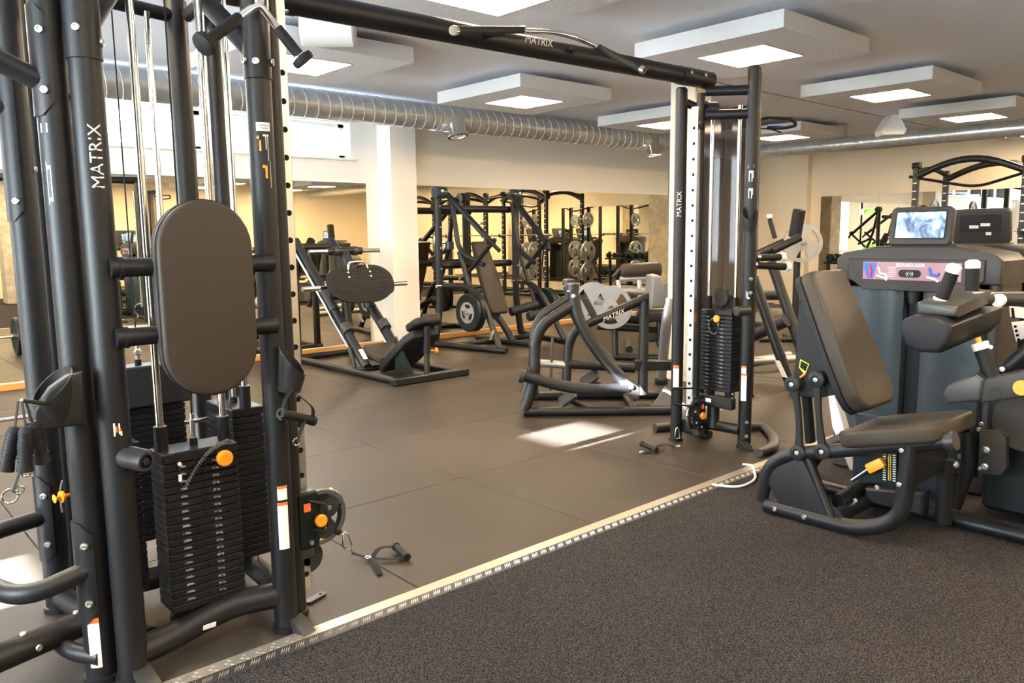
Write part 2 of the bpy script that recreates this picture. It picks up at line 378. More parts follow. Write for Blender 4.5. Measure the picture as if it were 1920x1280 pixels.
# window wall
b = MB(); YS = [YF-.3, -2.5, .5, 3.3, 3.95, 5.3, 7.9, YB+.3]
for y0, y1 in ((YS[0], YS[1]), (YS[2], .9), (2.9, YS[3]), (YS[4], YS[5]), (YS[6], YS[7])): bx(b, XL-.3, XL, y0, y1, 0, ZC)
for y0, y1, z0, z1 in ((-2.5, .5, .7, 2.5), (.9, 2.9, .5, 2.6), (3.3, 3.95, .08, 2.6), (5.3, 7.9, .85, 2.55)): bx(b, XL-.3, XL, y0, y1, 0, z0); bx(b, XL-.3, XL, y0, y1, z1, ZC)
solo('wall_left', b, 'wall', (XL, 2, 0), 'cream window wall', kind='structure')
def window(n, y0, y1, z0, z1, ys, bars, label):
    w = thing('window_%d' % n, label, None, (XL-.15, (y0+y1)/2, z0)); w['kind'] = 'structure'; b = MB()
    for y in [y0+.03]+ys+[y1-.03]: bx(b, XL-.19, XL-.11, y-.03, y+.03, z0, z1)
    for z, h in [(z0+.03, .06), (z1-.03, .06)]+bars: bx(b, XL-.19, XL-.11, y0, y1, z-h/2, z+h/2)
    part('window_frame', b, 'white', w); part('pane', bx(MB(), XL-.153, XL-.148, y0+.05, y1-.05, z0+.05, z1-.05), 'glass', w)
window(2, -2.5, .5, .7, 2.5, [-1.5, -.5], [], 'three-light window of the side wall beside the carpet')
window(3, 3.3, 3.95, .08, 2.6, [], [(1.40, 1.02), (2.29, .32)], 'tall glazed door of the side wall with solid panels')  # panel gaps sized so the sun lands in small floor patches
window(4, 5.3, 7.9, .85, 2.55, [6.17, 7.03], [], 'three-light window of the side wall beside the mirrors')
window(5, .9, 2.9, .5, 2.6, [1.9], [], 'two-light window of the side wall beside the wide cable tower')  # added opening that lets extra light onto the tower posts
def hedge(y0, y1, h, label):  # unseen greenery, added to keep direct sun off the side windows
    b = MB(); rnd = random.Random(int(y0*10)); 
    for k in range(700):
        p = V3((-4.6+rnd.uniform(-.5, .5), rnd.uniform(y0, y1), rnd.uniform(.0, h))); u = V3((rnd.uniform(-1, 1), rnd.uniform(-1, 1), rnd.uniform(-1, 1))).normalized(); v, w = frame_of(u); s = rnd.uniform(.18, .34)
        b.add([p-v*s, p+w*s*.6, p+v*s, p-w*s*.6], [(0, 1, 2, 3)])
    bx(b, -4.95, -4.6, y0+.1, y1-.1, 0, h-.1)  # solid core stops sun leaking between the leaves
    solo('hedge', b, 'leaf', (-4.6, (y0+y1)/2, 0), label, 'hedge')
hedge(4.4, 9.5, 4.2, 'tall green hedge outside the side window'); hedge(-4, 3.05, 3.9, 'tall green hedge outside the carpet side window')
solo('ground', bx(MB(), -30, XL-.3, -20, 30, -.35, -.02), 'concrete', (-10, 4, -.02), 'pale paving outside the windows', kind='structure')
# ------------------------------------------------------------------ ceiling panels with lamps
def lamp_panel(x0, y0, first=[None], label=None):
    s = 1.19
    if first[0] is None:
        t = thing('ceiling_light', label, 'ceiling light', (x0, y0, 2.62), 'felt ceiling panels with square lamps'); first[0] = t
        b = MB(); c0, c1, h = .32, .87, .11
        bx(b, x0, x0+s, y0, y0+s, 2.6215, 2.62+h, .002); part('acoustic_panel', b, 'feltside', t)
        b = MB()
        for a in ((0, s, 0, c0), (0, s, c1, s), (0, c0, c0, c1), (c1, s, c0, c1)): bx(b, x0+a[0]+.002, x0+a[1]-.002, y0+a[2]+(.002 if a[2] == 0 else 0), y0+a[3]-(.002 if a[3] == s else 0), 2.6185, 2.6225)
        part('felt_face', b, 'felt', t)
        b = MB(); bx(b, x0+c0+.012, x0+c1-.012, y0+c0+.012, y0+c1-.012, 2.6165, 2.6205); part('lamp', b, 'lamp', t)
        b = MB(); m = (x0+c0, y0+c0); 
        for a in ((0, .55, 0, .012), (0, .55, .538, .55), (0, .012, .012, .538), (.538, .55, .012, .538)): bx(b, m[0]+a[0], m[0]+a[1], m[1]+a[2], m[1]+a[3], 2.6155, 2.6205)
        part('lamp_frame', b, 'steel', t)
        b = MB(); bx(b, x0+.42, x0+s-.42, y0+.42, y0+s-.42, 2.73, ZC); part('mounting_box', b, 'ceil', t); return t
    return dup(first[0], (x0, y0, 2.62), 0, label)
lamp_panel(4.80, 5.2, label='felt ceiling panel with square lamp above the wall press machine')
lamp_panel(4.73, 2.70, label='felt ceiling panel with square lamp above the slim cable tower')
lamp_panel(7.30, 2.78, label='felt ceiling panel with square lamp, beyond the one over the slim tower')
lamp_panel(9.62, 2.82, label='felt ceiling panel with square lamp by the small wall speaker')
lamp_panel(7.28, 5.35, label='felt ceiling panel with square lamp half hidden behind the slim tower upright')
lamp_panel(9.60, 5.20, label='felt ceiling panel with square lamp behind the blue strap handle')
lamp_panel(2.36, 5.00, label='felt ceiling panel with square lamp beside the white barrel speaker')
lamp_panel(2.33, 2.78, label='felt ceiling panel with square lamp right above the pull-up beam')
for x, y in ((2.3, .2), (4.8, .2), (7.3, .2), (9.7, .2), (2.3, -2.6), (4.8, -2.6), (7.3, -2.6), (9.7, -2.6), (-.3, 2.8), (-.3, 5.2), (-.3, -.5), (12.1, 2.8), (12.1, .2), (12.1, -2.6), (2.3, -4.4), (4.8, -4.4), (7.3, -4.4), (9.7, -4.4)):  # row nearest the front wall added to brighten that wall in the mirrors
    lamp_panel(x, y, label='felt ceiling panel with square lamp over the carpet area' if y < 2 else 'felt ceiling panel with square lamp over the rubber floor out at the room edge')
# ------------------------------------------------------------------ ducts
du = thing('ventilation_duct', 'galvanised spiral ventilation duct under the ceiling', 'duct', (6, 7.4, 2.67))
R1, R2, ZD = .139, .108, 2.627
b = MB(); b.cyl((XL, 7.15, ZD), (11.6, 7.15, ZD), R1, 32); part('duct_pipe', b, 'galv', du)
b = MB(); b.cyl((11.6, 7.27, ZD-.018), (11.6, YF, ZD-.018), R2, 32); part('duct_pipe', b, 'galv', du)
def helix(p0, p1, r, pitch):
    p0, p1 = V3(p0), V3(p1); L = (p1-p0).length; t = (p1-p0)/L; u, w = frame_of(t); n = int(L/pitch*14)
    return [p0+t*(L*k/n)+(u*math.cos(2*math.pi*k/14)+w*math.sin(2*math.pi*k/14))*r for k in range(n+1)]
b = MB(); b.tube(helix((XL, 7.15, ZD), (11.55, 7.15, ZD), R1, .125), .006, 5); part('spiral_seam', b, 'pale', du)
b = MB(); b.tube(helix((11.6, 7.2, ZD-.018), (11.6, YF, ZD-.018), R2, .125), .004, 5); part('spiral_seam', b, 'steel', du)
for x in (1.2, 5.33, 5.5, 5.75, 9.1):
    b = MB(); b.ringdisc(R1+.006, R1-.01, -.012, .012, (x, 7.15, ZD), X_, 32); part('coupling', b, 'galv', du)
for y in (6.6, 5.0, 3.5, 2.0):
    b = MB(); b.ringdisc(R2+.005, R2-.01, -.012, .012, (11.6, y, ZD-.018), Y_, 32); part('coupling', b, 'galv', du)
for c in (V3((5.55, 7.13, ZD)), V3((9.0, 7.13, ZD)), V3((1.2, 7.13, ZD))):
    b = MB(); b.lathe([(.098, -.0), (.098, .165), (.104, .19), (.112, .2), (.112, .212), (.085, .212), (.08, .19), (.0, .19)], c+V3((0, -.05, 0)), V3((0, -.25, -1)), 28); o = part('air_outlet', b, 'chrome', du)
    b = MB(); q = c+V3((0, -.05, 0))+V3((0, -.25, -1)).normalized()*.212
    for k in range(3): bx(b, q.x-.08, q.x+.08, q.y-.05+k*.045, q.y-.045+k*.045, q.z-.004, q.z+.004)
    part('grille', b, 'steel', o)
# white boxes / speakers under the ceiling
b = MB(); ax = V3((.78, -.62, 0)).normalized(); c = pz(715, 56, 2.68)
sp = thing('speaker', 'white barrel-shaped loudspeaker hanging beside a felt panel', 'speaker', (c.x, c.y, 2.87))
u = ax; w = Z_; side = u.cross(w)
def prof(): return [(.105*math.cos(k*math.pi/14), .105*math.sin(k*math.pi/14)) for k in range(28)]
b = MB(); b.prism(prof(), c-ax*.17, side, Z_, .34, .01); part('housing', b, 'white', sp)
b = MB(); b.ringdisc(.045, .03, 0, .006, c-ax*.174, ax, 20); b.cyl(c-ax*.178, c-ax*.172, .018, 12); part('end_cap', b, 'pale', sp)
b = MB(); b.cyl(c+Z_*.08, (c.x, c.y, ZC), .03, 12); part('mount', b, 'white', sp)
c = pz(1664, 240, 2.64)
sp = thing('speaker', 'small white loudspeaker mounted by the end wall duct', 'speaker', (c.x, c.y, ZC))
ax = V3((-.75, -.66, 0)).normalized(); side = ax.cross(Z_)
b = MB(); b.prism([(-.13, -.11), (.13, -.11), (.15, -.05), (.07, .1), (.03, .14), (-.03, .14), (-.07, .1), (-.15, -.05)], c, side, Z_, -.22, .02, 3); part('cabinet', b, 'white', sp)
b = MB(); b.prism([(-.11, -.09), (.11, -.09), (.12, -.05), (.05, .09), (-.05, .09), (-.12, -.05)], c+ax*.002, side, Z_, .012, .006); part('grille', b, 'pale', sp)
b = MB(); b.cyl(c-ax*.11+Z_*.1, (c.x-ax.x*.11, c.y-ax.y*.11, ZC), .02, 10); part('mount', b, 'white', sp)
# ================================================================== CABLE CROSSOVER STATION
PLATE = {}
def plate_mesh(w, d, h):
    k = (round(w, 3), round(d, 3), round(h, 4))
    if k not in PLATE:
        me = simple(lambda b: b.box((0, 0, h/2), (w, d, h-.0012), None, .003), 'stack'); me.name = 'weight_plate'; PLATE[k] = me
    return PLATE[k]
def stack(t, cx, cy, z0, n, w, d, h, face, ztop, rodr=.012, numbers=False, rods=True):
    """face: direction (x,y) the plates face"""
    f = V3((face[0], face[1], 0)).normalized(); u = V3((-f.y, f.x, 0)); a = math.atan2(u.y, u.x); z1 = z0+n*h
    b = MB(); b.box((cx, cy, z1+.018), (w, d, .034), Matrix.Rotation(a, 3, 'Z'), .004)
    for s in (-1, 1): b.cyl(V3((cx, cy, z1+.03))+u*s*w*.42, V3((cx, cy, z1+.115))+u*s*w*.42, .021, 14)
    b.cyl((cx, cy, z1+.03), (cx, cy, z1+.06), .013, 12)
    st = part('weight_stack', b, 'stack', t)
    for k in range(n): piece('weight_plate', plate_mesh(w, d, h), st, (cx, cy, z0+k*h), (0, 0, a))
    b = MB()
    for s in (-.3, .3): b.cyl(V3((cx, cy, z0-.06))+u*s*w, V3((cx, cy, z0))+u*s*w, .028, 12)
    part('rubber_bumper', b, 'rubber', st, kind='stuff')
    c0 = V3((cx, cy, 0))+f*(d/2+.0006)
    b = MB()
    for k in range(n): b.lathe([(.0065, 0), (.0065, .0006), (.0, .0006)], c0+Z_*(z0+(k+.5)*h)-u*0, f, 10)
    part('pin_hole', b, 'hole', st, kind='stuff')
    if numbers:
        b = MB(); m = min(n, 19)
        for k in range(m):
            z = z1-(k+.5)*h
            b.text(LB[k], h*.42, c0+u*(-.062)+Z_*z+f*.0004, u, Z_); b.text(KG[k], h*.42, c0+u*.042+Z_*z+f*.0004, u, Z_)
        part('weight_number', b, 'letter', st, label='white weight figures', kind='stuff')
    if rods:
        for s in (-1, 1):
            b = MB(); p = V3((cx, cy, 0))+u*s*w*.42; b.cyl(p+Z_*(z0-.06), p+Z_*ztop, rodr, 14); part('guide_rod', b, 'chrome', t)
        b = MB(); b.cyl((cx, cy, z1+.06), (cx, cy, z1+.12), .009, 12); b.cyl((cx, cy, z1+.11), (cx, cy, z1+.14), .006, 10); part('selector_stem', b, 'chrome', st)
        b = MB(); b.cyl((cx, cy, z1+.13), (cx, cy, ztop), .0028, 8); part('cable', b, 'black', t)
    return st, c0, u, f, z1
cm = thing('cable_crossover', 'charcoal cable crossover station, two towers joined by a pull-up beam', 'gym machine', (1.0, 2.9, 0))
PA, PC, PDd, PE = (.612, 3.21), (.592, 2.59), (.664, 2.52), (1.16, 2.49)
def post(p, r, z0, z1, m='frame', par=cm, name='upright'):
    b = MB(); b.lathe([(r*.6, z0), (r+.008, z0+.001), (r+.008, z0+.02), (r, z0+.022), (r, z1-.01), (r-.01, z1), (0, z1)], (p[0], p[1], 0), Z_, 28); return part(name, b, m, par)
for p, r in ((PA, .045), (PC, .0445), (PDd, .044), (PE, .040)): post(p, r, 0, 2.33)
post((.695, 2.86), .02, 0, 2.3)                                   # slim post between the left pair
post((1.235, 2.56), .034, 0, 2.3)                                 # dark column behind the slotted rail
post((1.27, 3.46), .044, 0, 2.33); post((.70, 3.32), .044, 0, 2.33); post((1.38, 3.36), .032, 0, 2.33)
# head frame
for p, q in ((PDd, (.92, 2.80)), (PE, (.98, 2.80))):
    b = MB(); b.tube([(p[0], p[1], 1.93), (q[0], q[1], 2.29)], .031, 14); part('head_brace', b, 'frame', cm)
for p, r in ((PDd, .0478), (PE, .0435)):
    b = MB(); b.lathe([(r-.004, 1.855), (r, 1.857), (r, 2.12), (r-.004, 2.122)], (p[0], p[1], 0), Z_, 28); part('sleeve', b, 'frame', cm)
b = MB(); b.lathe([(.02, 2.2), (.11, 2.21), (.11, 2.33), (.02, 2.34)], (.93, 2.92, 0), Z_, 24); part('head_hub', b, 'frame', cm)
for p, q in (((.664, 2.52), (1.16, 2.49)), ((.592, 2.59), (.612, 3.21)), ((.7, 3.32), (1.27, 3.46)), ((1.2, 2.55), (1.3, 3.4))):
    b = MB(); b.tube([(p[0], p[1], 2.26), (q[0], q[1], 2.26)], .028, 12); part('head_rail', b, 'frame', cm)
for p, a, z in ((PDd, 236, 1.935), (PDd, 330, 1.905), (PE, 240, 1.905), (PE, 325, 1.91), (PE, 188, 1.91), (PC, 345, 1.93), (PC, 345, 1.76), (PA, 335, 1.60), (PC, 340, .49), (PC, 340, .25)):
    r = .0445 if p is not PE else .0435; d = V3((math.cos(math.radians(a)), math.sin(math.radians(a)), 0)); bolt(cm, V3((p[0], p[1], z))+d*(r+.001), d, .0125)
def shell(p, r, a0, a1, z0, z1, cut=.04):
    b = MB(); n = 9; rs = []
    for k in range(n):
        t = k/(n-1); a = math.radians(a0+(a1-a0)*t); d = V3((math.cos(a), math.sin(a), 0)); c = cut*max(0, (t-.6)/.4)
        q = V3((p[0], p[1], 0)); rs.append([q+d*r+Z_*(z0+c), q+d*(r+.005)+Z_*(z0+c), q+d*(r+.005)+Z_*(z1-c), q+d*r+Z_*(z1-c)])
    b.rings(rs); return part('bracket_plate', b, 'frame', cm)
for p, z0, z1 in ((PC, 1.70, 2.0), (PA, 1.42, 2.0), (PC, .20, .52), (PA, .20, .52)):
    shell(p, .0455, 160, 262, z0, z1)
    for z in (z0+.07, z1-.07):
        d = V3((math.cos(math.radians(236)), math.sin(math.radians(236)), 0)); bolt(cm, V3((p[0], p[1], z))+d*.0505, d, .0125)
for p in (PC, PA):
    b = MB(); b.tube([(p[0]-.03, p[1], 1.80), (.12, p[1]+.02, 2.0)], .037, 14, r2=.03); part('boom_arm', b, 'frame', cm)
# foot-rest hoop and floor tubes of the rear station
b = MB(); b.tube([(.57, 2.575, .365), (.40, 2.56, .335), (.31, 2.80, .34), (.36, 3.14, .36), (.58, 3.2, .365)], .029, 16, fil=.13, n=8); part('hoop_handle', b, 'frame', cm)
b = MB(); b.tube([pz(172, 1160, .13), pz(-70, 1262, .13)], .042, 18); o = part('base_tube', b, 'frame', cm)
for k in (.12, .55): bolt(cm, pz(172, 1160, .13).lerp(pz(-70, 1262, .13), k)+Z_*.041, (0, 0, 1), .012)
bolt(cm, pz(172, 1160, .13).lerp(pz(-70, 1262, .13), .5)+V3((.3, -.95, 0)).normalized()*.041, (.3, -.95, 0), .011)
b = MB(); b.tube([pz(104, 1195, .10), pz(132, 1222, .09), pz(190, 1232, .085)], .026, 14, fil=.05); part('base_tube', b, 'frame', cm)
b = MB(); b.tube([(.62, 3.18, .05), (.66, 2.95, .05), (.75, 2.62, .06)], .04, 14, fil=.1); part('base_tube', b, 'frame', cm)
b = MB(); b.tube([(.655, 2.53, .075), (.79, 2.545, .08), (.98, 2.555, .125), (1.16, 2.50, .125)], .044, 18, fil=.1); part('base_tube', b, 'frame', cm)
b = MB(); b.tube([(1.2, 2.58, .09), (1.25, 3.42, .09)], .04, 14); part('base_tube', b, 'frame', cm)
b = MB(); b.tube([(.72, 2.95, .13), (1.23, 2.9, .13)], .04, 14); part('base_tube', b, 'frame', cm)
for p, dx in ((PDd, .01), (PE, .02)):
    b = MB(); b.prism([(0, 0), (.075, 0), (.072, .006), (.02, .045), (0, .05)], (p[0]+dx-.025, p[1]-.035, 0), V3((.25, -.97, 0)), Z_, -.05, .002); o = part('floor_bracket', b, 'gunmetal', cm)
c = pz(592, 1121, .005); b = MB(); b.prism(rrect(.10, .032, .015), c, V3((.95, .3, 0)), V3((-.3, .95, 0)), .006, .001); o = part('floor_tab', b, 'gunmetal', cm)
b = MB(); b.cyl(c+V3((.025, .008, .006)), c+V3((.025, .008, .0072)), .006, 12); part('tab_hole', b, 'hole', o)
label_patch(cm, pY(393, 1173, 2.498), X_, V3((0, -.25, 1)), .042, .018)
# weight stacks
st, c0, u, f, z1 = stack(cm, .922, 2.602, .155, 20, .243, .125, .0247, (0, -1), 2.22, numbers=True)
b = MB(); p = c0+u*.062+Z_*(z1-.003); b.lathe([(.008, 0), (.008, .022), (.0245, .024), (.0265, .03), (.0265, .04), (.022, .046), (0, .047)], p, f, 24); part('selector_pin', b, 'orange', cm)
b = MB(); pts = []
for k in range(150):
    t = k/149; q = V3((.083-.145*t-.0*t, 0, .048-.125*t+.03*math.sin(t*3.1))); a = t*2*math.pi*24
    pts.append(c0+u*q.x+Z_*(z1+q.z)+f*(.016+.006*math.cos(a))+Z_*(.006*math.sin(a)))
b.tube(pts, .0022, 5); part('coiled_lanyard', b, 'greypad', cm)
b = MB(); b.tube([c0+u*-.062+Z_*(z1-.077)+f*.016, c0+u*-.075+Z_*(z1-.07)+f*.014, c0+u*-.072+Z_*(z1-.01)+f*.006], .0024, 6, fil=.01); part('lanyard_loop', b, 'black', cm)
b = MB(); b.cyl(c0+u*-.076+Z_*(z1-.055)+f*.013, c0+u*-.075+Z_*(z1-.033)+f*.012, .0055, 10); b.lathe([(.007, 0), (.006, .006), (0, .008)], c0+u*-.071+Z_*(z1-.002), f, 12); part('lanyard_crimp', b, 'white', cm, kind='stuff')
st, c0, u, f, z1 = stack(cm, .745, 2.905, .155, 20, .243, .125, .0247, (-1, 0), 2.22)
b = MB(); p = pX(120, 930, .64); b.lathe([(.007, -.03), (.008, 0), (.022, .004), (.022, .012), (.006, .016), (.006, .03), (.016, .034), (0, .04)], p, (-1, -.25, 0), 18); part('selector_pin', b, 'orange', cm)
b = MB(); b.tube([p+V3((0, 0, .06)), p+V3((-.012, 0, .02)), p+V3((-.008, .01, -.06))], .004, 8, fil=.03); part('coiled_lanyard', b, 'greypad', cm)
stack(cm, .975, 3.30, .16, 27, .30, .12, .0247, (0, 1), 2.22)
stack(cm, 1.20, 2.93, .155, 22, .243, .125, .0247, (1, 0), 2.22)
b = MB(); b.box((.985, 3.22, .79), (.32, .03, .16), None, .006); part('stack_cover', b, 'plastic', cm); bolt(cm, pY(258, 660, 3.2), (0, -1, 0), .014)
b = MB(); b.cyl((1.05, 3.05, .66), (1.25, 3.05, .66), .009, 10); part('stack_bar', b, 'chrome', cm)
# chest pad on two cross bars
for z in (1.276, 1.073):
    b = MB(); b.tube([(.675, 2.475, z), (1.16, 2.452, z)], .0275, 18); part('pad_bar', b, 'frame', cm)
    b = MB(); b.ringdisc(.032, .027, -.004, .008, (.70, 2.474, z), X_, 20); part('weld_collar', b, 'frame', cm)
b = MB(); b.prism(stadium(.287, .592, 14), (.926, 2.444, 1.176), X_, Z_, .052, .012, 4)
pd_ = part('chest_pad', b, 'pad', cm, 'brown-black oval chest pad', 60)
b = MB(); q = stadium(.289, .594, 14); b.tube([V3((.926+x, 2.410, 1.176+z)) for x, z in q], .0022, 6, closed=True); part('piping', b, 'black', pd_)
b = MB(); b.prism(stadium(.285, .590, 14), (.926, 2.456, 1.176), X_, Z_, .014, .002); part('pad_backing', b, 'padside', pd_)
# foam roller peg on the front post
a0 = V3((.675, 2.49, .715)); ad = V3((.42, -.9, -.06)).normalized()
b = MB(); b.lathe([(.028, 0), (.0305, .01), (.0305, .088), (.0285, .092), (.021, .092), (.0205, .05), (0, .05)], a0, ad, 26); o = part('foam_sleeve', b, 'gunmetal', cm)
b = MB(); b.lathe([(.014, .05), (.014, .088), (.011, .093), (0, .094)], a0, ad, 18); part('peg', b, 'plastic', o)
b = MB(); b.beam(a0+ad*.01+Z_*.031+V3((.01, 0, 0)), a0+ad*.09+Z_*.031+V3((.01, 0, 0)), .012, .006); part('clip', b, 'gunmetal', o)
# cup holders
def cup(c, lean, r, h, slope):
    b = MB(); c = V3(c); n = 24; ax = V3(lean).normalized(); u, w = frame_of(ax); s = V3(slope).normalized()
    def rg(rr, hh, sl): return [c+(u*math.cos(2*math.pi*k/n)+w*math.sin(2*math.pi*k/n))*rr+ax*(hh+sl*((u*math.cos(2*math.pi*k/n)+w*math.sin(2*math.pi*k/n)).dot(s))) for k in range(n)]
    b.rings([rg(r*.78, 0, 0), rg(r*.98, h*.75, -.035), rg(r, h, -.042), rg(r-.004, h, -.042), rg(r*.74, .006, 0)]); return part('cup_holder', b, 'plastic', cm)
cup((1.185, 2.432, .85), (.12, -.05, 1), .047, .105, (.75, -.66, 0)); cup((.525, 2.535, .84), (-.12, -.1, 1), .058, .11, (-.9, -.2, 0))
b = MB(); b.prism([(0, 0), (.13, .0), (.135, .155), (.10, .15), (.05, .115), (.005, .055)], (.455, 2.55, .83), V3((.98, -.1, 0)), Z_, .055, .01, 3); part('holder_shell', b, 'plastic', cm)
# slotted chrome rail and adjustable pulley
def rail(x, y, z0, z1, zs, side=False):
    b = MB(); b.box((x, y, (z0+z1)/2), (.046, .05, z1-z0), None, .004); o = part('slotted_rail', b, 'steel', cm)
    H = bpy.data.meshes.get('rail_hole') or simple(lambda q: q.lathe([(.0105, 0), (.0105, .0007), (0, .0007)], (0, 0, 0), V3((0, -1, 0)), 14), 'hole'); H.name = 'rail_hole'
    z = zs
    while z > z0+.03: piece('rail_hole', H, o, (x-.0232, y, z) if side else (x+.002, y-.0252, z), (0, 0, -math.pi/2) if side else None); z -= .0935
    return o
RX, RY = 1.287, 2.605
rail(RX, RY, .06, 2.2, vz(529, 136, (RX, RY-.025)))
b = MB(); b.cyl((RX-.026, RY-.03, .1), (RX-.026, RY-.03, 2.2), .005, 8); part('cable', b, 'chrome', cm)
def pulley(c, s, name='pulley_carriage'):
    """wheel in the XZ plane; s=+1 the guard faces +X"""
    c = V3(c); b = MB(); n = 26
    b.box(c+V3((-s*.05, .012, .0)), (.085, .05, .21), None, .008); b.prism([(x*s, z) for x, z in ((-.05, -.085), (.03, -.075), (.045, -.02), (.02, .03), (.05, .045), (.03, .085), (-.05, .09))], c+V3((0, .004, 0)), X_, Z_, .014, .003)
    o = part(name, b, 'black', cm)
    b = MB(); pts = []
    for k in range(n+1): a = math.radians(-112+215*k/n); pts.append(c+V3((s*.094*math.cos(a), 0, .094*math.sin(a))))
    b.tube(pts, .008, 8, r2=.014); part('guard_rim', b, 'chrome', o)
    b = MB(); b.tube([p+V3((0, -.004, 0))+(c-p)*.17 for p in pts], .005, 8, r2=.010); part('guard_edge', b, 'black', o)
    b = MB(); b.tube([c+V3((-s*.02, -.008, .06)), c+V3((s*.085, -.004, .03))], .006, 8); b.tube([c+V3((-s*.02, -.008, -.06)), c+V3((s*.06, -.004, -.075))], .006, 8); part('guard_spoke', b, 'black', o, kind='stuff')
    for q in (V3((s*.03, -.002, .03)), V3((s*.015, -.002, -.045))):
        b = MB(); b.lathe([(.012, -.012), (.038, -.012), (.03, -.003), (.03, .003), (.038, .012), (.012, .012)], c+q, Y_, 24); part('pulley_wheel', b, 'wheel', o)
        bolt(cm, c+q+V3((0, -.013, 0)), (0, -1, 0), .009)
    b = MB(); b.lathe([(.008, 0), (.008, .02), (.021, .022), (.023, .028), (.023, .036), (.019, .041), (0, .042)], c+V3((-s*.018, -.01, 0)), (0, -1, 0), 24); part('pull_knob', b, 'orange', o)
    b = MB(); b.tube([c+V3((-s*.05, -.016, .075)), c+V3((s*.012, -.03, .05)), c+V3((s*.012, -.032, -.05)), c+V3((-s*.04, -.016, -.035))], .0042, 8, fil=.012); part('release_handle', b, 'plastic', o)
    b = MB(); b.box(c+V3((-s*.055, -.0135, .05)), (.026, .001, .03)); part('sticker', b, 'warn', o)
    b = MB(); b.prism([(-.01, 0), (.01, 0), (0, .018)], c+V3((-s*.002, -.0115, -.083)), X_, Z_, .0012); part('sticker', b, 'yellow', o)
    bolt(cm, c+V3((-s*.045, -.0135, -.083)), (0, -1, 0), .01)
    b = MB(); b.box(c+V3((-s*.06, .02, -.125)), (.06, .05, .036), None, .004); part('rail_slide', b, 'gunmetal', o)
    return o
PLc = pY(600, 968, 2.535); pulley(PLc, 1)
b = MB(); b.lathe([(.03, -.02), (.06, -.018), (.055, 0), (.06, .018), (.03, .02)], (1.30, 2.60, .19), Y_, 24); part('pulley_wheel', b, 'wheel', cm)
p0 = pY(634, 996, 2.53); b = MB(); b.lathe([(.004, -.02), (.013, -.012), (.014, .004), (.006, .014), (.003, .016)], p0, V3((1, 0, -.3)), 14); part('cable_stopper', b, 'rubber', cm)
# stickers and lettering
def ang(p): return math.atan2(-p[1], -p[0])
wrap_text(cm, 'MATRIX', .050, PDd, .0462, ang(PDd)+.25, vz(183, 296, PDd), 'letter', label='silver brand lettering')
for p, r, za, zb, zc, zd in ((PE, .0408, vz(528, 935, PE), vz(528, 1022, PE), vz(525, 905, PE), vz(525, 931, PE)),):
    a = ang(p)
    wrap_patch(cm, p, r, a-.25, a+.62, zb, za, 'paper'); wrap_patch(cm, p, r+.0004, a-.25, a+.62, za-.011, za, 'warn')
    wrap_patch(cm, p, r, a-.2, a+.62, zd, zc, 'paper'); wrap_patch(cm, p, r+.0004, a-.2, a+.62, zc-.01, zc, 'warn')
a = ang(PC); wrap_patch(cm, PC, .0452, a-.7, a+.05, vz(180, 1240, PC), vz(175, 1150, PC), 'paper'); wrap_patch(cm, PC, .0456, a-.7, a+.05, vz(175, 1158, PC), vz(175, 1148, PC), 'warn')
a = ang(PE); wrap_patch(cm, PE, .0408, a-.35, a+.75, vz(482, 248, PE), vz(482, 232, PE), 'pale'); wrap_text(cm, 'Dynamic\nPulley', .0095, PE, .0424, a+.25, vz(482, 240, PE), 'frame', vertical=False)
def pict(p, r, spots, m, name='pictogram'):
    b = MB(); a = ang(p)
    for da, z0, z1, w in spots:
        vs = [(p[0]+r*math.cos(a+t), p[1]+r*math.sin(a+t), z) for t in (da-w, da+w) for z in (z0, z1)]; b.add(vs, [(0, 2, 3, 1)])
    return part(name, b, m, cm, kind='stuff')
z = vz(482, 300, PE)
pict(PE, .0408, [(.35, z+.03, z+.075, .03), (.35, z+.071, z+.077, .22), (.5, z-.005, z+.07, .025), (.62, z-.09, z-.005, .02)], 'pale'); pict(PE, .0409, [(-.1, z+.025, z+.058, .07), (.28, z-.06, z-.02, .08), (-.25, z+.062, z+.072, .09), (.1, z-.028, z-.018, .09)], 'orange')
a = vz(90, 345, PC); pict(PC, .0452, [(-.75, a-.06, a+.06, .025), (-.5, a-.05, a+.05, .03), (-.62, a+.04, a+.05, .13), (-.62, a-.05, a-.04, .13), (-.7, a+.14, a+.165, .25)], 'pale')
a = vz(226, 800, PDd); pict(PDd, .0447, [(.0, a-.014, a+.022, .06), (.2, a-.018, a-.004, .26), (.3, a-.012, a+.02, .05)], 'white'); pict(PDd, .0449, [(.12, a-.006, a+.012, .06), (.34, a-.005, a+.004, .06)], 'warn')
# ---------------- pull-up beam
BL, BR = V3((1.0, 2.985, 2.262)), V3((4.27, 2.95, 2.283)); bd = (BR-BL).normalized()
b = MB(); b.tube([BL, BR], .045, 24, r2=.05); part('beam', b, 'frame', cm)
b = MB(); b.tube([BL+bd*3.0, BR+bd*.04], .054, 24); part('beam_sleeve', b, 'frame', cm); b = MB(); b.tube([BL, BL+bd*.55], .054, 24); part('beam_sleeve', b, 'frame', cm)
for x in (.42, .5): bolt(cm, BL+bd*x+V3((0, -.03, -.047)), (0, -.4, -1), .012)
for x in (3.06, 3.2): bolt(cm, BL+bd*x+V3((0, -.05, .012)), (0, -1, .2), .012)
def onb(x, y, off): return pY(x, y, 2.967+off)
g = [onb(982, 58, -.17), onb(1040, 60, -.12), onb(1085, 72, -.11), onb(1120, 88, -.13)]
b = MB(); b.tube(g, .0125, 12, fil=.1); pb = part('pull_up_bar', b, 'chrome', cm)
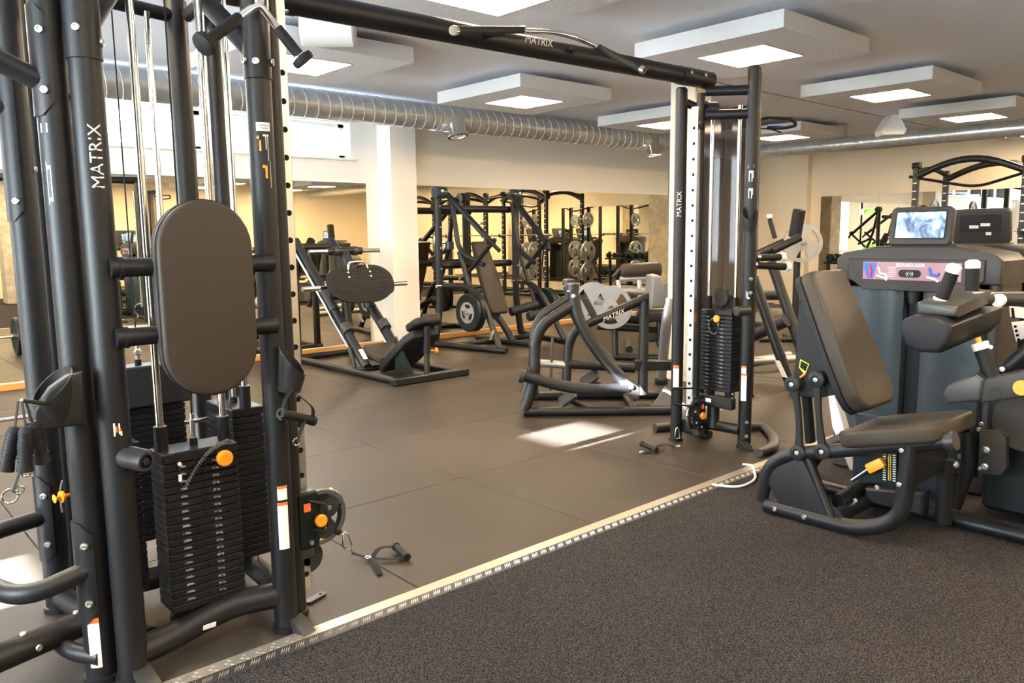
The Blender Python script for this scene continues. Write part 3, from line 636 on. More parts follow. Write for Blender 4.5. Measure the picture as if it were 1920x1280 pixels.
for a_, c_ in ((onb(852, 57, -.42), onb(980, 56, -.17)), (onb(1120, 88, -.13), onb(1205, 131, -.40))):
    d_ = (c_-a_).normalized(); b = MB(); b.cyl(a_, c_, .0165, 16); part('grip', b, 'rubber', pb)
    for e in (a_, c_): b = MB(); b.cyl(e-d_*.012, e+d_*.012, .0185, 16); part('grip_collar', b, 'chrome', pb)
for q in ((880, 80, .20), (1012, 105, .20)):
    e = onb(*q); c_ = pY(q[0]+35, q[1]-8, 2.98); b = MB(); b.cyl(e, c_, .014, 14); part('neutral_grip', b, 'rubber', cm); b = MB(); b.cyl(e, e+(e-c_).normalized()*.012, .016, 14); part('grip_collar', b, 'chrome', cm)
for q in (onb(945, 62, -.2), onb(1075, 90, -.08)):
    b = MB(); b.cyl(q, V3((q.x+.03, 2.95, 2.27)), .012, 12); part('bar_mount', b, 'black', cm)
b = MB(); p = pY(1011, 78, 2.915); b.text('MATRIX', .052, p, bd, V3((0, -.1, 1))); part('lettering', b, 'letter', cm, 'silver brand lettering')
# ---------------- slim right tower
PR = (4.38, 2.68); PM = (4.215, 3.085); UX, UY = 4.205, 2.965
post(PR, .041, 0, 2.335); post(PM, .038, .0, 2.25)
post((4.52, 3.12), .035, 0, 2.2)
rail(UX, UY, .24, 2.12, 1.99, True)
b = MB(); b.cyl((UX+.03, UY-.01, .2), (UX+.03, UY-.01, 2.2), .026, 14); part('upright', b, 'frame', cm)
b = MB(); b.cyl((UX-.03, UY-.028, 2.02), (UX-.03, UY-.034, 2.02), .001, 8); 
b = MB(); b.lathe([(.012, 0), (.02, .012), (.012, .024), (0, .026)], (UX, UY-.026, 2.0), (0, -1, 0), 14); part('stop_knob', b, 'rubber', cm)
st, c0, u, f, z1 = stack(cm, 4.375, 2.865, .345, 20, .232, .115, .0245, (-1, 0), 2.12, numbers=True)
b = MB(); b.lathe([(.007, 0), (.007, .015), (.022, .017), (.024, .024), (.024, .03), (.02, .035), (0, .036)], c0+u*.02+Z_*(z1-.02), f, 20); part('selector_pin', b, 'orange', cm)
b = MB(); pts = [c0+u*(.035*math.cos(a/8)-.01)+Z_*(z1-.07+.05*math.sin(a/8))+f*(.012+.005*math.sin(a*1.3)) for a in range(0, 44)]; b.tube(pts, .005, 6); part('coiled_lanyard', b, 'greypad', cm)
b = MB(); b.lathe([(.02, -.02), (.06, -.018), (.056, 0), (.06, .018), (.02, .02)], (4.375, 2.86, .95), V3((1, -.2, 0)), 24); part('pulley_wheel', b, 'wheel', cm)
b = MB(); b.box((4.47, 2.92, 1.48), (.008, .40, 1.3), None, .002); part('smoked_cover', b, 'smoke', cm, 'smoked brown acrylic cover')
post((4.50, 2.715), .014, .3, 2.1)
for z in (2.20, 2.06):
    b = MB(); b.tube([(PR[0], PR[1], z), (4.25, 2.93, z+.01)], .03, 14); part('head_rail', b, 'frame', cm)
b = MB(); b.tube([(4.22, 3.09, 2.17), (4.36, 2.97, 2.10), (4.5, 3.1, 2.1)], .026, 12); part('head_rail', b, 'frame', cm)
b = MB(); b.lathe([(.01, -.03), (.05, -.028), (.05, .028), (.01, .03)], (4.30, 2.92, 2.10), V3((1, -.6, 0)), 22); part('pulley_wheel', b, 'wheel', cm)
b = MB(); b.beam((4.30, PR[1]+.03, .285), (4.30, 3.06, .285), .05, .075, None, .006); part('base_rail', b, 'frame', cm)
label_patch(cm, (4.274, 2.885, .29), -Y_, Z_, .045, .024)
b = MB(); b.tube([(4.36, 2.70, .115), (4.33, 3.08, .115)], .035, 14); part('base_tube', b, 'frame', cm)
b = MB(); b.tube([(4.33, 2.88, .1), (4.36, 2.9, .28)], .04, 14); part('base_tube', b, 'frame', cm)
b = MB(); b.box((4.31, 3.0, .10), (.16, .12, .09), None, .012); part('pulley_housing', b, 'black', cm)
b = MB(); pts = [pz(1400, 800, .03), pz(1432, 798, .03), pz(1452, 820, .03), pz(1450, 838, .03), pz(1422, 848, .03)]; b.tube(pts, .032, 14, fil=.12, n=6, r2=.026); part('base_hoop', b, 'gunmetal', cm)
b = MB(); b.tube([pz(1228, 802, .03), pz(1275, 796, .03), pz(1330, 815, .03)], .03, 12, fil=.05); part('base_hoop', b, 'gunmetal', cm)
b = MB(); b.prism([(0, 0), (.085, 0), (.08, .012), (.02, .05), (0, .06)], (PR[0]-.02, PR[1]-.02, 0), V3((-.3, -.95, 0)), Z_, .05, .002); part('floor_bracket', b, 'frame', cm)
for z in (.17, .08, 1.07, .985): bolt(cm, V3((PR[0], PR[1], z))+V3((-.65, -.76, 0))*.041, (-.65, -.76, 0), .012)
a = ang(PR); wrap_patch(cm, PR, .0416, a-.75, a+.1, vz(1390, 749, PR), vz(1390, 700, PR), 'paper'); wrap_patch(cm, PR, .042, a-.75, a+.1, vz(1390, 702, PR), vz(1390, 698, PR), 'warn'); wrap_patch(cm, PR, .0416, a-.75, a+.0, vz(1390, 698, PR), vz(1390, 684, PR), 'paper')
wrap_patch(cm, PR, .042, a-.75, a, vz(1390, 688, PR), vz(1390, 684, PR), 'warn')
a = ang(PM); wrap_patch(cm, PM, .0386, a-.7, a+.3, vz(1270, 724, PM), vz(1270, 684, PM), 'paper'); wrap_patch(cm, PM, .039, a-.7, a+.3, vz(1270, 689, PM), vz(1270, 683, PM), 'warn')
wrap_text(cm, 'MATRIX', .044, PM, .0402, a-.1, vz(1272, 383, PM), 'letter')
def pict2(p, r, zc, da, m='pale'):
    b = MB(); a = ang(p)
    for t0, z0, z1, w in ((0, .06, .08, .45), (-.2, -.02, .045, .06), (-.05, .03, .045, .2), (.2, -.02, .045, .06), (.35, .0, .045, .05), (-.2, -.12, -.06, .06), (-.05, -.075, -.06, .2), (.2, -.12, -.06, .06), (.35, -.1, -.06, .05)):
        vs = [(p[0]+r*math.cos(a+t), p[1]+r*math.sin(a+t), zc+z) for t in (da+t0-w, da+t0+w) for z in (z0, z1)]; b.add(vs, [(0, 2, 3, 1)])
    part('pictogram', b, m, cm, kind='stuff')
pict2(PR, .0418, vz(1399, 335, PR), -.15)
b = MB(); a = ang(PR); 
for k, (t0, z0, z1, w) in enumerate(((-.3, .0, .04, .05), (-.1, -.01, .03, .06), (0, -.01, .0, .2))): b.add([(PR[0]+.0418*math.cos(a+t), PR[1]+.0418*math.sin(a+t), vz(1392, 556, PR)+z) for t in (t0-w, t0+w) for z in (z0, z1)], [(0, 2, 3, 1)])
part('pictogram', b, 'pale', cm, kind='stuff')
cz = vz(1385, 415, PR); cup((PR[0]-.055, PR[1]-.03, cz-.06), (0, 0, 1), .05, .11, (-.75, -.66, 0))
b = MB(); b.lathe([(.018, 0), (.03, .004), (.03, .1), (.025, .105), (0, .106)], (PR[0]-.02, PR[1]-.02, vz(1385, 581, PR)), V3((-.9, .25, 0)), 18); part('foam_sleeve', b, 'gunmetal', cm)
pulley((UX-.015, UY-.05, .20), -1)
b = MB(); b.tube([pY(1262, 727, UY-.06), pY(1262, 757, UY-.06), pY(1300, 762, UY-.06)], .006, 8, fil=.01); b.tube([pY(1262, 727, UY-.06), pY(1300, 728, UY-.06)], .006, 8); part('release_handle', b, 'black', cm)
for q in ((1414, 497, 1480, 500), (1420, 483, 1470, 482)):
    a_, c_ = pD(q[0], q[1], 5.0), pD(q[2]-8, q[3], 5.05); d_ = (c_-a_).normalized(); b = MB(); b.cyl(a_-d_*.05, c_, .022, 16); o = part('storage_peg', b, 'rubber', cm)
    b = MB(); b.cyl(c_, c_+d_*.03, .031, 18); part('peg_cap', b, 'white', o); b = MB(); b.cyl(a_-d_*.01, a_+d_*.012, .026, 18); part('peg_collar', b, 'chrome', o)
# ================================================================== attachments (things of their own)
def cable_handle(name, label, grip, straps, ring, ringr=.016, car=None, base=None):
    t = thing(name, label, 'cable handle', base, None)
    a_, c_ = grip; d_ = (c_-a_).normalized(); b = MB(); b.cyl(a_, c_, .0155, 16); o = part('grip', b, 'rubber', t)
    for e in (a_, c_): b = MB(); b.ringdisc(.0185, .009, -.006, .006, e, d_, 18); part('grip_end', b, 'plastic', o)
    for s in straps:
        b = MB(); b.tube(s, .0125, 8, fil=.03, r2=.0022); part('strap', b, 'web', t)
    for c, n in ring:
        b = MB(); u, w = frame_of(V3(n)); b.tube([c+(u*math.cos(k*math.pi/8)+w*math.sin(k*math.pi/8))*ringr for k in range(16)], .0028, 8, closed=True); part('ring', b, 'chrome', t)
    if car:
        b = MB(); u = V3(car[1]).normalized(); w = V3(car[2]).normalized(); c = car[0]
        b.tube([c+u*x+w*y for x, y in ((-.038, 0), (-.03, .009), (.02, .017), (.034, .012), (.038, 0), (.034, -.012), (.02, -.017), (-.03, -.009))], .0035, 8, closed=True); part('carabiner', b, 'chrome', t)
    return t
g0, g1, k0 = pz(742, 1024, .028), pz(762, 1044, .018), pz(697, 1046, .014)
cable_handle('strap_handle', 'black stirrup strap handle lying on rubber floor by the wide tower', (g0, g1), [[k0, (k0+g0)*.5+V3((-.01, .02, .02)), g0], [k0, (k0+g1)*.5+V3((.0, -.015, -.004)), g1], [k0, pz(706, 1062, .012), pz(713, 1077, .006)], [pz(659, 1037, .03), pz(680, 1042, .016), k0]], [(pz(690, 1044, .016), (0, 0, 1))], .012, (pY(650, 1014, 2.60), V3((.15, .05, -1)), V3((1, -.5, 0))), (k0.x, k0.y, 0))
g0, g1, k0 = pz(1208, 832, .03), pz(1226, 842, .022), pz(1262, 837, .02)
cable_handle('strap_handle', 'black stirrup strap handle lying on rubber floor by the slim tower', (pz(1204, 832, .03), pz(1230, 843, .025)), [[k0, pz(1245, 832, .025), g1+V3((0, 0, .01))], [g1, pz(1215, 846, .012), pz(1203, 848, .01)]], [(pz(1272, 836, .016), (0, 0, 1)), (pz(1203, 847, .008), (0, 0, 1))], .016, (pz(1270, 812, .08), V3((.05, 0, -1)), V3((1, -.6, 0))), (k0.x, k0.y, 0))
q = 2.37; g0, g1 = pY(528, 775, q-.01), pY(586, 788, q+.02)
cable_handle('strap_handle', 'black stirrup strap handle hanging under the cup holder', (g0, g1), [[g0, pY(533, 750, q), pY(545, 733, q)], [g1, pY(588, 765, q+.02), pY(572, 750, q), pY(549, 733, q)], [pY(572, 785, q), pY(565, 805, q), pY(558, 825, q)]], [(pY(556, 828, q), (0, -1, 0)), (pY(527, 780, q), (1, 0, 0))], .012, None, (g0.x, g0.y, g0.z))
for i, (a_, c_, lb) in enumerate((((28, 800), (14, 865), 'textured black stirrup grip, outermost of the bunch on the left cup hook'), ((48, 800), (47, 868), 'textured black stirrup grip, middle of the bunch on the left cup hook'), ((60, 790), (78, 855), 'textured black stirrup grip, innermost of the bunch on the left cup hook'))):
    q = 2.45-.042*(i % 2); g0, g1 = pY(*a_, q), pY(*c_, q); d_ = (g1-g0).normalized()
    t = thing('stirrup_handle', lb, 'cable handle', tuple(g0), 'stirrup handles hanging on the left hook')
    b = MB(); b.lathe([(.012, 0), (.017, .01), (.019, .05), (.017, .09), (.021, .112), (.021, .12), (.012, .122)], g0, d_, 18); part('grip', b, 'rubber', t)
    b = MB()
    for k in range(9): b.ringdisc(.0196, .015, -.0015, .0015, g0+d_*(.018+k*.0095), d_, 16)
    part('grip_rib', b, 'black', t, kind='stuff')
    tp = pY(34+i*7, 752, q+.01)
    b = MB(); b.tube([g0, (g0+tp)*.5, tp], .012, 8, fil=.02, r2=.0025); part('strap', b, 'web', t)
    b = MB(); b.ringdisc(.017, .011, -.003, .003, g1, d_, 16); part('grip_end', b, 'chrome', t)
t = thing('ankle_strap', 'black webbing strap with chrome rings hanging below the stirrup grips', 'cable strap', tuple(pY(30, 890, 2.55)))
b = MB(); b.tube([pY(40, 870, 2.56), pY(32, 900, 2.55), pY(24, 922, 2.55)], .017, 8, r2=.0025); part('strap', b, 'web', t)
for c, r in ((pY(19, 930, 2.55), .02), (pY(36, 918, 2.55), .011), (pY(50, 885, 2.55), .012)):
    b = MB(); b.tube([c+V3((math.cos(k*math.pi/8)*r, 0, math.sin(k*math.pi/8)*r)) for k in range(16)], .003, 8, closed=True); part('ring', b, 'chrome', t)
b = MB(); b.tube([(1.19, 2.43, .853), pY(547, 731, 2.375)], .004, 8); part('hook', b, 'gunmetal', cm)
b = MB(); b.tube([(.50, 2.50, .90), pY(40, 750, 2.44)], .006, 8); part('hook', b, 'gunmetal', cm)
# V bar hanging at the top of the wide tower
q = 2.40; A, B1, B2, Cc = pY(383, 82, q-.04), pY(470, 16, q), pY(508, 38, q), pY(568, 112, q-.02); mid = pY(487, 10, q)
t = thing('pulldown_bar', 'chrome angled pulldown bar with black ribbed grips and end discs', 'pulldown bar', tuple(mid))
b = MB(); b.tube([A+(B1-A)*.4, B1, mid, B2, B2+(Cc-B2)*.5], .0125, 14, fil=.04); part('bar', b, 'chrome', t)
for a_, e in ((B1+(A-B1)*.25, A), (B2+(Cc-B2)*.18, Cc)):
    d_ = (e-a_).normalized(); L = (e-a_).length; b = MB(); b.lathe([(.014, 0), (.0165, .004), (.0175, L*.5), (.0165, L-.03), (.018, L-.02)], a_, d_, 18); part('grip', b, 'rubber', t)
    b = MB(); b.lathe([(.016, -.016), (.033, -.012), (.036, -.002), (.034, .009), (.027, .013), (0, .014)], e, d_, 26); part('end_disc', b, 'rubber', t)
b = MB(); b.beam(mid+V3((0, 0, 0)), mid+V3((0, .0, .09)), .03, .012); part('hanger', b, 'chrome', t)
b = MB(); b.cyl(mid+V3((0, 0, .08)), V3((mid.x, mid.y, 2.345)), .003, 8); part('hanging_cable', b, 'black', t)
b = MB(); b.beam((mid.x, 2.56, 2.366), (mid.x, 2.37, 2.366), .05, .04); part('cable_outlet', b, 'frame', cm)
# strap with blue tab on top of the slim tower
a_, c_ = pD(1425, 236, 5.0), pD(1495, 234, 5.1)
t = thing('strap_handle', 'black stirrup handle with blue strap tab on top of the slim tower', 'cable handle', tuple(a_))
b = MB(); b.tube([pD(1410, 228, 5.0), pD(1440, 220, 5.0), pD(1484, 222, 5.1), pD(1494, 235, 5.1), pD(1470, 240, 5.1), pD(1440, 240, 5.0)], .011, 10, fil=.02); part('grip', b, 'rubber', t)
b = MB(); b.tube([pD(1440, 236, 5.0), pD(1466, 238, 5.0)], .02, 10, r2=.006); part('strap_tab', b, 'blue', t)
b = MB(); b.tube([pD(1412, 243, 5.0), pD(1440, 240, 4.98), pD(1464, 248, 5.0)], .012, 8, r2=.004, fil=.05); part('strap', b, 'web', t)
# ================================================================== SELECTORISED LEG MACHINES ON THE CARPET
def selector_tower(t, cx, cy, word=True):
    """shrouded weight tower: face x=cx looking to -X, width along Y"""
    def yz(q): return [(-y, z) for y, z in q]
    for s in (-1, 1):
        b = MB(); b.prism(rrect(.06, .34, .028), (cx+.17, cy+s*.385, 0), Y_, -X_, 1.2); part('side_column', b, 'tower', t)
    b = MB(); b.prism([(-.42, 1.08), (.42, 1.08), (.42, 1.2), (.385, 1.235), (.2, 1.272), (-.2, 1.272), (-.385, 1.235), (-.42, 1.2)], (cx+.34, cy, 0), Y_, Z_, -.36 if False else .36, .012, 3)
    for v in b.v: v.x -= .0
    mx = min(v.x for v in b.v); 
    for v in b.v: v.x += (cx-.02)-mx
    part('top_housing', b, 'tower', t)
    b = MB(); b.prism([(-.345, 1.205), (-.345, 1.10), (-.255, 1.035), (.255, 1.035), (.345, 1.10), (.345, 1.205)], (cx-.022, cy, 0), -Y_, Z_, .012, .004); mm = part('placard_panel', b, 'tower', t)
    f = cx-.0355
    b = MB(); b.box((f, cy+.01, 1.14), (.002, .50, .095)); pl = part('placard', b, 'placard', t, 'mauve exercise placard')
    g = f-.0016
    if word:
        b = MB(); b.text('BEINBEUGER', .026, (g, cy+.01, 1.171), -Y_, Z_); part('lettering', b, 'white', pl)
    b = MB(); b.prism(rrect(.115, .04, .019), (g, cy+.012, 1.128), -Y_, Z_, .001); part('reader_field', b, 'black', pl)
    b = MB(); b.text('((·))', .026, (g-.0016, cy+.012, 1.128), -Y_, Z_); part('reader_mark', b, 'white', pl)
    b = MB(); b.prism([(-.035, .04), (.035, .04), (.028, .0), (.018, -.045), (-.012, -.045), (-.03, 0)], (g, cy+.222, 1.142), -Y_, Z_, .001); part('muscle_picture', b, 'blue', pl)
    b = MB(); b.tube([(g, cy+.225, 1.17), (g, cy+.215, 1.14), (g, cy+.22, 1.105)], .008, 6); part('muscle_picture', b, 'red', pl)
    for k, yy in enumerate((.155, -.105, -.19)):
        b = MB(); c = V3((g, cy+yy, 1.125)); b.tube([c+V3((0, .02, .035)), c+V3((0, .01, .0)), c+V3((0, -.02, -.005)), c+V3((0, -.03, -.03 if k != 1 else .01))], .008, 6); part('exercise_figure', b, 'blue' if k else 'pale', pl)
        b = MB(); b.tube([c+V3((-.0005, .03, -.012)), c+V3((-.0005, -.01, -.022)), c+V3((-.0005, -.028, -.035))], .0065, 6); part('exercise_figure', b, 'pale', pl)
    b = MB()
    for k in range(6): b.box((g, cy+.105, 1.16-k*.01), (.001, .045-(k % 3)*.006, .003))
    part('placard_text', b, 'pale', pl, kind='stuff')
    for s in (-1, 1):
        b = MB(); q = [(s*.045, .06), (s*.05, -.0), (s*.10, -.015), (s*.25, -.018), (s*.34, -.0), (s*.37, .05), (s*.37, .12), (s*.05, .12)]
        b.prism([(y, -x) for y, x in q], (cx, cy, .09), Y_, -X_, .96, .004)
        zs = min(v.z for v in b.v)
        for v in b.v: v.z += .09-zs
        part('shroud', b, 'shroud', t)
    b = MB(); b.box((cx+.08, cy, .58), (.05, .09, 1.0), None, .006); part('centre_channel', b, 'black', t)
    b = MB(); b.cyl((cx+.01, cy, 1.0), (cx+.01, cy, 1.04), .036, 20); b.cyl((cx+.01, cy, .97), (cx+.01, cy, 1.0), .028, 20); part('channel_cap', b, 'black', t)
    b = MB(); b.box((cx+.17, cy, .045), (.36, .8, .09), None, .01); part('tower_base', b, 'tower', t)
    rot = Matrix.Rotation(math.radians(10), 3, 'Y'); c = V3((cx+.03, cy-.01, 1.375))
    b = MB(); b.prism(rrect(.315, .205, .028), c+rot@V3((.025, 0, 0)), -Y_, rot@Z_, .045, .01, 3); con = part('console', b, 'tower', t)
    b = MB(); b.prism(rrect(.262, .152, .006), c+rot@V3((-.0195, 0, .004)), -Y_, rot@Z_, .002); part('bezel', b, 'black', con)
    b = MB(); b.prism(rrect(.245, .136, .003), c+rot@V3((-.0218, 0, .004)), -Y_, rot@Z_, .0015); part('screen', b, 'screen', con, 'lit display screen')
    b = MB(); b.prism([(-.17, .0), (.17, .0), (.13, -.055), (-.13, -.055)], c+V3((.02, 0, -.098)), -Y_, Z_, .05, .004); part('console_foot', b, 'tower', con)
    rb = c+rot@V3((.028, 0, 0))
    b = MB(); b.prism(rrect(.22, .10, .008), rb+V3((0, 0, .02)), Y_, rot@Z_, .004, .001); part('rear_plate', b, 'plastic', con)
    b = MB(); b.text('MATRIX', .028, rb+V3((.0055, 0, .05)), Y_, rot@Z_); part('rear_lettering', b, 'letter', con)
    for dy, dz, w in ((-.03, .0, .05), (.03, .012, .05), (.05, -.04, .03)):
        b = MB(); b.box(rb+V3((.006, dy, dz)), (.0015, w, .018), rot); part('rear_sticker', b, 'paper', con)
lc = thing('leg_curl_machine', 'seated leg curl machine with brown-black pads and lit screen on carpet', 'gym machine', (3.9, 1.6, -.004))
CX, CY = 4.42, 1.715
selector_tower(lc, CX, CY)
# skid, rear hoop and seat rail in the near frame (x = 3.42)
xn = 3.43
def L(*q, x=xn): return [pX(a, c, x) for a, c in q]
def ltube(pts, r, name='frame_tube', r2=None, fil=.1, m='frame', seg=16):
    b = MB(); b.tube(pts, r, seg, fil=fil, r2=r2); return part(name, b, m, lc)
sk = [V3((xn, 1.965, .032)), V3((xn, 1.50, .032)), V3((xn, 1.33, .12)), V3((xn, 1.305, .47))]
ltube(sk, .036, 'front_hoop', fil=.16)
ltube([V3((xn, 1.995, .05)), V3((xn, 1.965, .22)), V3((xn, 1.86, .31)), V3((xn, 1.72, .345)), V3((xn, 1.15, .505))], .033, 'seat_rail', fil=.1)
b = MB(); b.cyl((xn, 1.17, .50), (xn, 1.135, .51), .04, 20); part('rail_cap', b, 'gunmetal', lc)
b = MB(); q = L((1450, 877), (1506, 855), (1566, 984), (1469, 956), (1444, 905)); b.prism([(p.y, max(p.z, .03)) for p in q], (xn-.02, 0, 0), Y_, Z_, .05, .006, 2); part('side_panel', b, 'plastic', lc)
ltube(L((1515, 858), (1562, 980)), .022, 'panel_brace', fil=0)
# rear twin hoop and floor tubes
ltube([V3((3.80, 1.98, .04)), V3((3.80, 1.9, .25)), V3((3.80, 1.72, .36)), V3((3.80, 1.2, .50))], .033, 'seat_rail', fil=.12)
fb = V3((4.05, 1.95, .032)); ltube([pz(1572, 940, .1), pz(1625, 905, .12)], .035, 'cross_tube', fil=0)
ltube([V3((3.43, 1.62, .06)), V3((4.4, 1.62, .06))], .035, 'cross_tube', fil=0)
ltube([V3((3.90, 1.92, .032)), V3((3.86, .70, .032))], .04, 'floor_tube', r2=.032, fil=0)
ltube([V3((3.88, .75, .035)), V3((4.9, .75, .035))], .036, 'floor_tube', fil=0)
ltube([V3((3.79, 1.285, .03)), V3((3.79, 1.285, .33))], .035, 'stub_post', fil=0); bolt(lc, (3.79, 1.25, .31), (-.4, -.9, .2), .017)
b = MB(); b.beam((3.43, 1.31, .36), (3.80, 1.31, .36), .05, .16); part('seat_crossbox', b, 'frame', lc)
b = MB(); b.prism([(1.35, .06), (1.62, .06), (1.62, .13), (1.35, .17)], (3.72, 0, 0), Y_, Z_, .08, .01); part('under_frame', b, 'frame', lc)
b = MB(); b.box((3.9, 1.55, .27), (.02, .42, .36), None, .004); part('inner_panel', b, 'shroud', lc)
# back pad
pt, pb_ = V3((0, 1.845, 1.150)), V3((0, 1.565, .545)); dz = (pt-pb_); Lp = dz.length; dz.normalize(); nn = V3((0, dz.z, -dz.y))*-1
cpad = V3((3.585, 0, 0))+(pt+pb_)*.5
poly = [(-.135, Lp/2), (.135, Lp/2), (.16, Lp/2-.025), (.185, -.05), (.185, -Lp/2+.09), (.165, -Lp/2+.03), (.12, -Lp/2), (-.12, -Lp/2), (-.165, -Lp/2+.03), (-.185, -Lp/2+.09), (-.185, -.05), (-.16, Lp/2-.025)]
b = MB(); b.prism(poly, cpad, X_, dz, .075, .02, 4); o = part('back_pad', b, 'pad', lc, 'brown-black upholstered back pad', 60)
b = MB(); b.prism([(x*1.0, y) for x, y in poly], cpad-X_.cross(dz)*.028, X_, dz, .03, .004); part('pad_shell', b, 'padside', o)
# bracket, links, discs behind the pad
b = MB(); q = L((1500, 560), (1545, 640), (1590, 735), (1540, 745), (1480, 742), (1492, 690), x=3.46); b.prism([(p.y, p.z) for p in q], (3.45, 0, 0), Y_, Z_, .03, .004); o = part('back_bracket', b, 'plastic', lc)
b = MB(); c = pX(1508, 686, 3.447); b.prism([(-.02, .03), (.025, .012), (.01, -.03), (.0, -.035), (-.025, -.01)], c, -Y_, Z_, .002); part('angle_scale', b, 'yellow', o)
b = MB(); b.prism([(-.016, .024), (.02, .01), (.009, -.024), (-.02, -.008)], c-X_*.001, -Y_, Z_, .002); part('scale_field', b, 'black', o)
b = MB(); b.tube([pX(1500, 708, 3.44), pX(1510, 700, 3.44)], .005, 8); part('pointer', b, 'orange', o)
for (a0, a1, bow) in (((1487, 720), (1497, 848), .02), ((1532, 711), (1543, 846), -.02)):
    A0, A1 = pX(*a0, 3.405), pX(*a1, 3.405); mid = (A0+A1)*.5+V3((0, -bow-.008, 0)); b = MB(); n = 14; q = []
    for k in range(n+1):
        t = k/n; w = .021-.008*math.sin(math.pi*t); p = A0*(1-t)**2+mid*2*t*(1-t)+A1*t*t; q.append((p.y+w, p.z))
    for k in range(n, -1, -1):
        t = k/n; w = .021-.008*math.sin(math.pi*t); p = A0*(1-t)**2+mid*2*t*(1-t)+A1*t*t; q.append((p.y-w, p.z))
    b.prism(q, (3.395, 0, 0), Y_, Z_, .022, .003); o = part('link_arm', b, 'plastic', lc)
    for p in (A0, A1):
        b = MB(); b.lathe([(.033, -.03), (.037, -.02), (.037, .012), (.03, .017), (.02, .018), (.018, .012), (0, .012)], p, -X_, 26); part('pivot_disc', b, 'plastic', o); bolt(lc, p-X_*.012, -X_, .013)
b = MB(); q = L((1512, 735), (1520, 830), x=3.5); b.beam(q[0], q[1], .03, .05, X_); part('ratchet_bar', b, 'black', lc)
# grey column seen between the pads
b = MB(); q = L((1552, 740), (1565, 740), (1590, 830), (1606, 885), (1592, 880), (1560, 800), x=3.95); b.prism([(p.y, p.z) for p in q], (3.95, 0, 0), Y_, Z_, .06, .004); part('grey_support', b, 'pale', lc)
# seat
sa, sb = V3((0, 1.60, .475)), V3((0, 1.185, .578)); ds = (sb-sa); Ls = ds.length; ds.normalize()
b = MB(); b.prism([(-.21, 0), (.21, 0), (.235, .05), (.22, Ls-.04), (.17, Ls), (-.17, Ls), (-.235, Ls-.04), (-.235, .05)], V3((3.59, 0, 0))+sa+V3((0, 0, .0)), X_, ds, .075, .018, 4)
for v in b.v: pass
o = part('seat_pad', b, 'pad', lc, 'brown-black upholstered seat pad', 60)
b = MB(); b.prism([(-.205, .01), (.205, .01), (.225, .05), (.21, Ls-.05), (.16, Ls-.01), (-.16, Ls-.01), (-.225, Ls-.05), (-.225, .05)], V3((3.59, 0, 0))+sa+V3((0, 0, -.022)), X_, ds, .022, .003); part('seat_board', b, 'black', o)
# range selector with numbers and orange lever
b = MB(); q = L((1610, 838), (1684, 838), (1684, 905), (1612, 905), x=3.47); b.prism([(p.y, p.z) for p in q], (3.46, 0, 0), Y_, Z_, .02, .003); o = part('range_plate', b, 'black', lc)
b = MB(); n_ = 14
for k in range(n_):
    p = pX(1658, 843+k*4.3, 3.458)
    b.box(p, (.0015, .012, .004)); b.box(p+V3((0, -.042, .004)), (.0015, .012, .004))
part('range_numbers', b, 'pale', o, kind='stuff'); b = MB()
for k in range(n_): b.ringdisc(.0062, .0045, 0, .001, pX(1668, 842+k*4.3, 3.457), -X_, 10)
part('range_rings', b, 'yellow', o, kind='stuff')
b = MB(); A0 = pX(1597, 900, 3.44); A1 = pX(1630, 878, 3.44); b.tube([A0, A1], .006, 10); part('lever_rod', b, 'steel', lc)
A2 = pX(1655, 866, 3.44); b = MB(); b.prism(rrect((A2-A1).length+.012, .045, .009), (A1+A2)*.5+X_*.012, (A2-A1), V3((0, (A2-A1).z, -(A2-A1).y)), -.03 if False else .03, .006, 2); part('lever_grip', b, 'orange', lc, 'orange adjustment lever')
for yy in (1.90, 1.75): bolt(lc, (xn-.036, yy, .034), -X_, .0125)
for q in ((1691, 844), (1686, 908), (1645, 914), (1604, 938)): bolt(lc, pX(*q, xn-.037 if q[0] < 1600 or q[0] > 1680 else 3.6), -X_, .0125)
# thigh pad arm, handles, roller arm
tc_ = pX(1745, 622, 3.40); x0, x1 = 3.36, 3.98
b = MB(); b.prism([(-.10, .045), (-.11, .0), (-.085, -.06), (-.03, -.085), (.05, -.08), (.085, -.03), (.09, .03), (.04, .06), (-.06, .065)], (x0, tc_.y, tc_.z), -Y_, Z_, -(x1-x0) if False else (x1-x0), .02, 3)
mx = min(v.x for v in b.v)
for v in b.v: v.x += x0-mx; v.z += (v.x-x0)*.06; v.y += 0
o = part('thigh_pad', b, 'padside', lc, 'dark upholstered thigh pad', 60)
b = MB(); b.prism([(-.07, .03), (.09, .03), (.09, .075), (-.05, .09), (-.07, .08)], (3.42, tc_.y, tc_.z+.03), -Y_, Z_, .42, .015, 3)
mx = min(v.x for v in b.v)
for v in b.v: v.x += 3.42-mx; v.z += (v.x-3.4)*.10
part('arm_housing', b, 'gunmetal', lc)
for a0, a1, X0, r in (((1763, 566), (1789, 502), 3.50, .026), ((1822, 556), (1824, 494), 3.75, .027)):
    A0, A1 = pX(*a0, X0), pX(*a1, X0); d_ = (A1-A0).normalized(); b = MB(); b.lathe([(r*.6, -.03), (r*.6, .0), (r, .002), (r, (A1-A0).length)], A0, d_, 20); o = part('hand_grip', b, 'rubber', lc)
    b = MB(); b.lathe([(r+.002, -.02), (r+.003, -.004), (r+.002, .008), (r*.6, .016), (0, .018)], A1, d_, 20); part('grip_cap', b, 'white', o); b = MB(); b.lathe([(r+.003, -.002), (r+.005, .014), (r, .016)], A0, d_, 20); part('grip_collar', b, 'white', o)
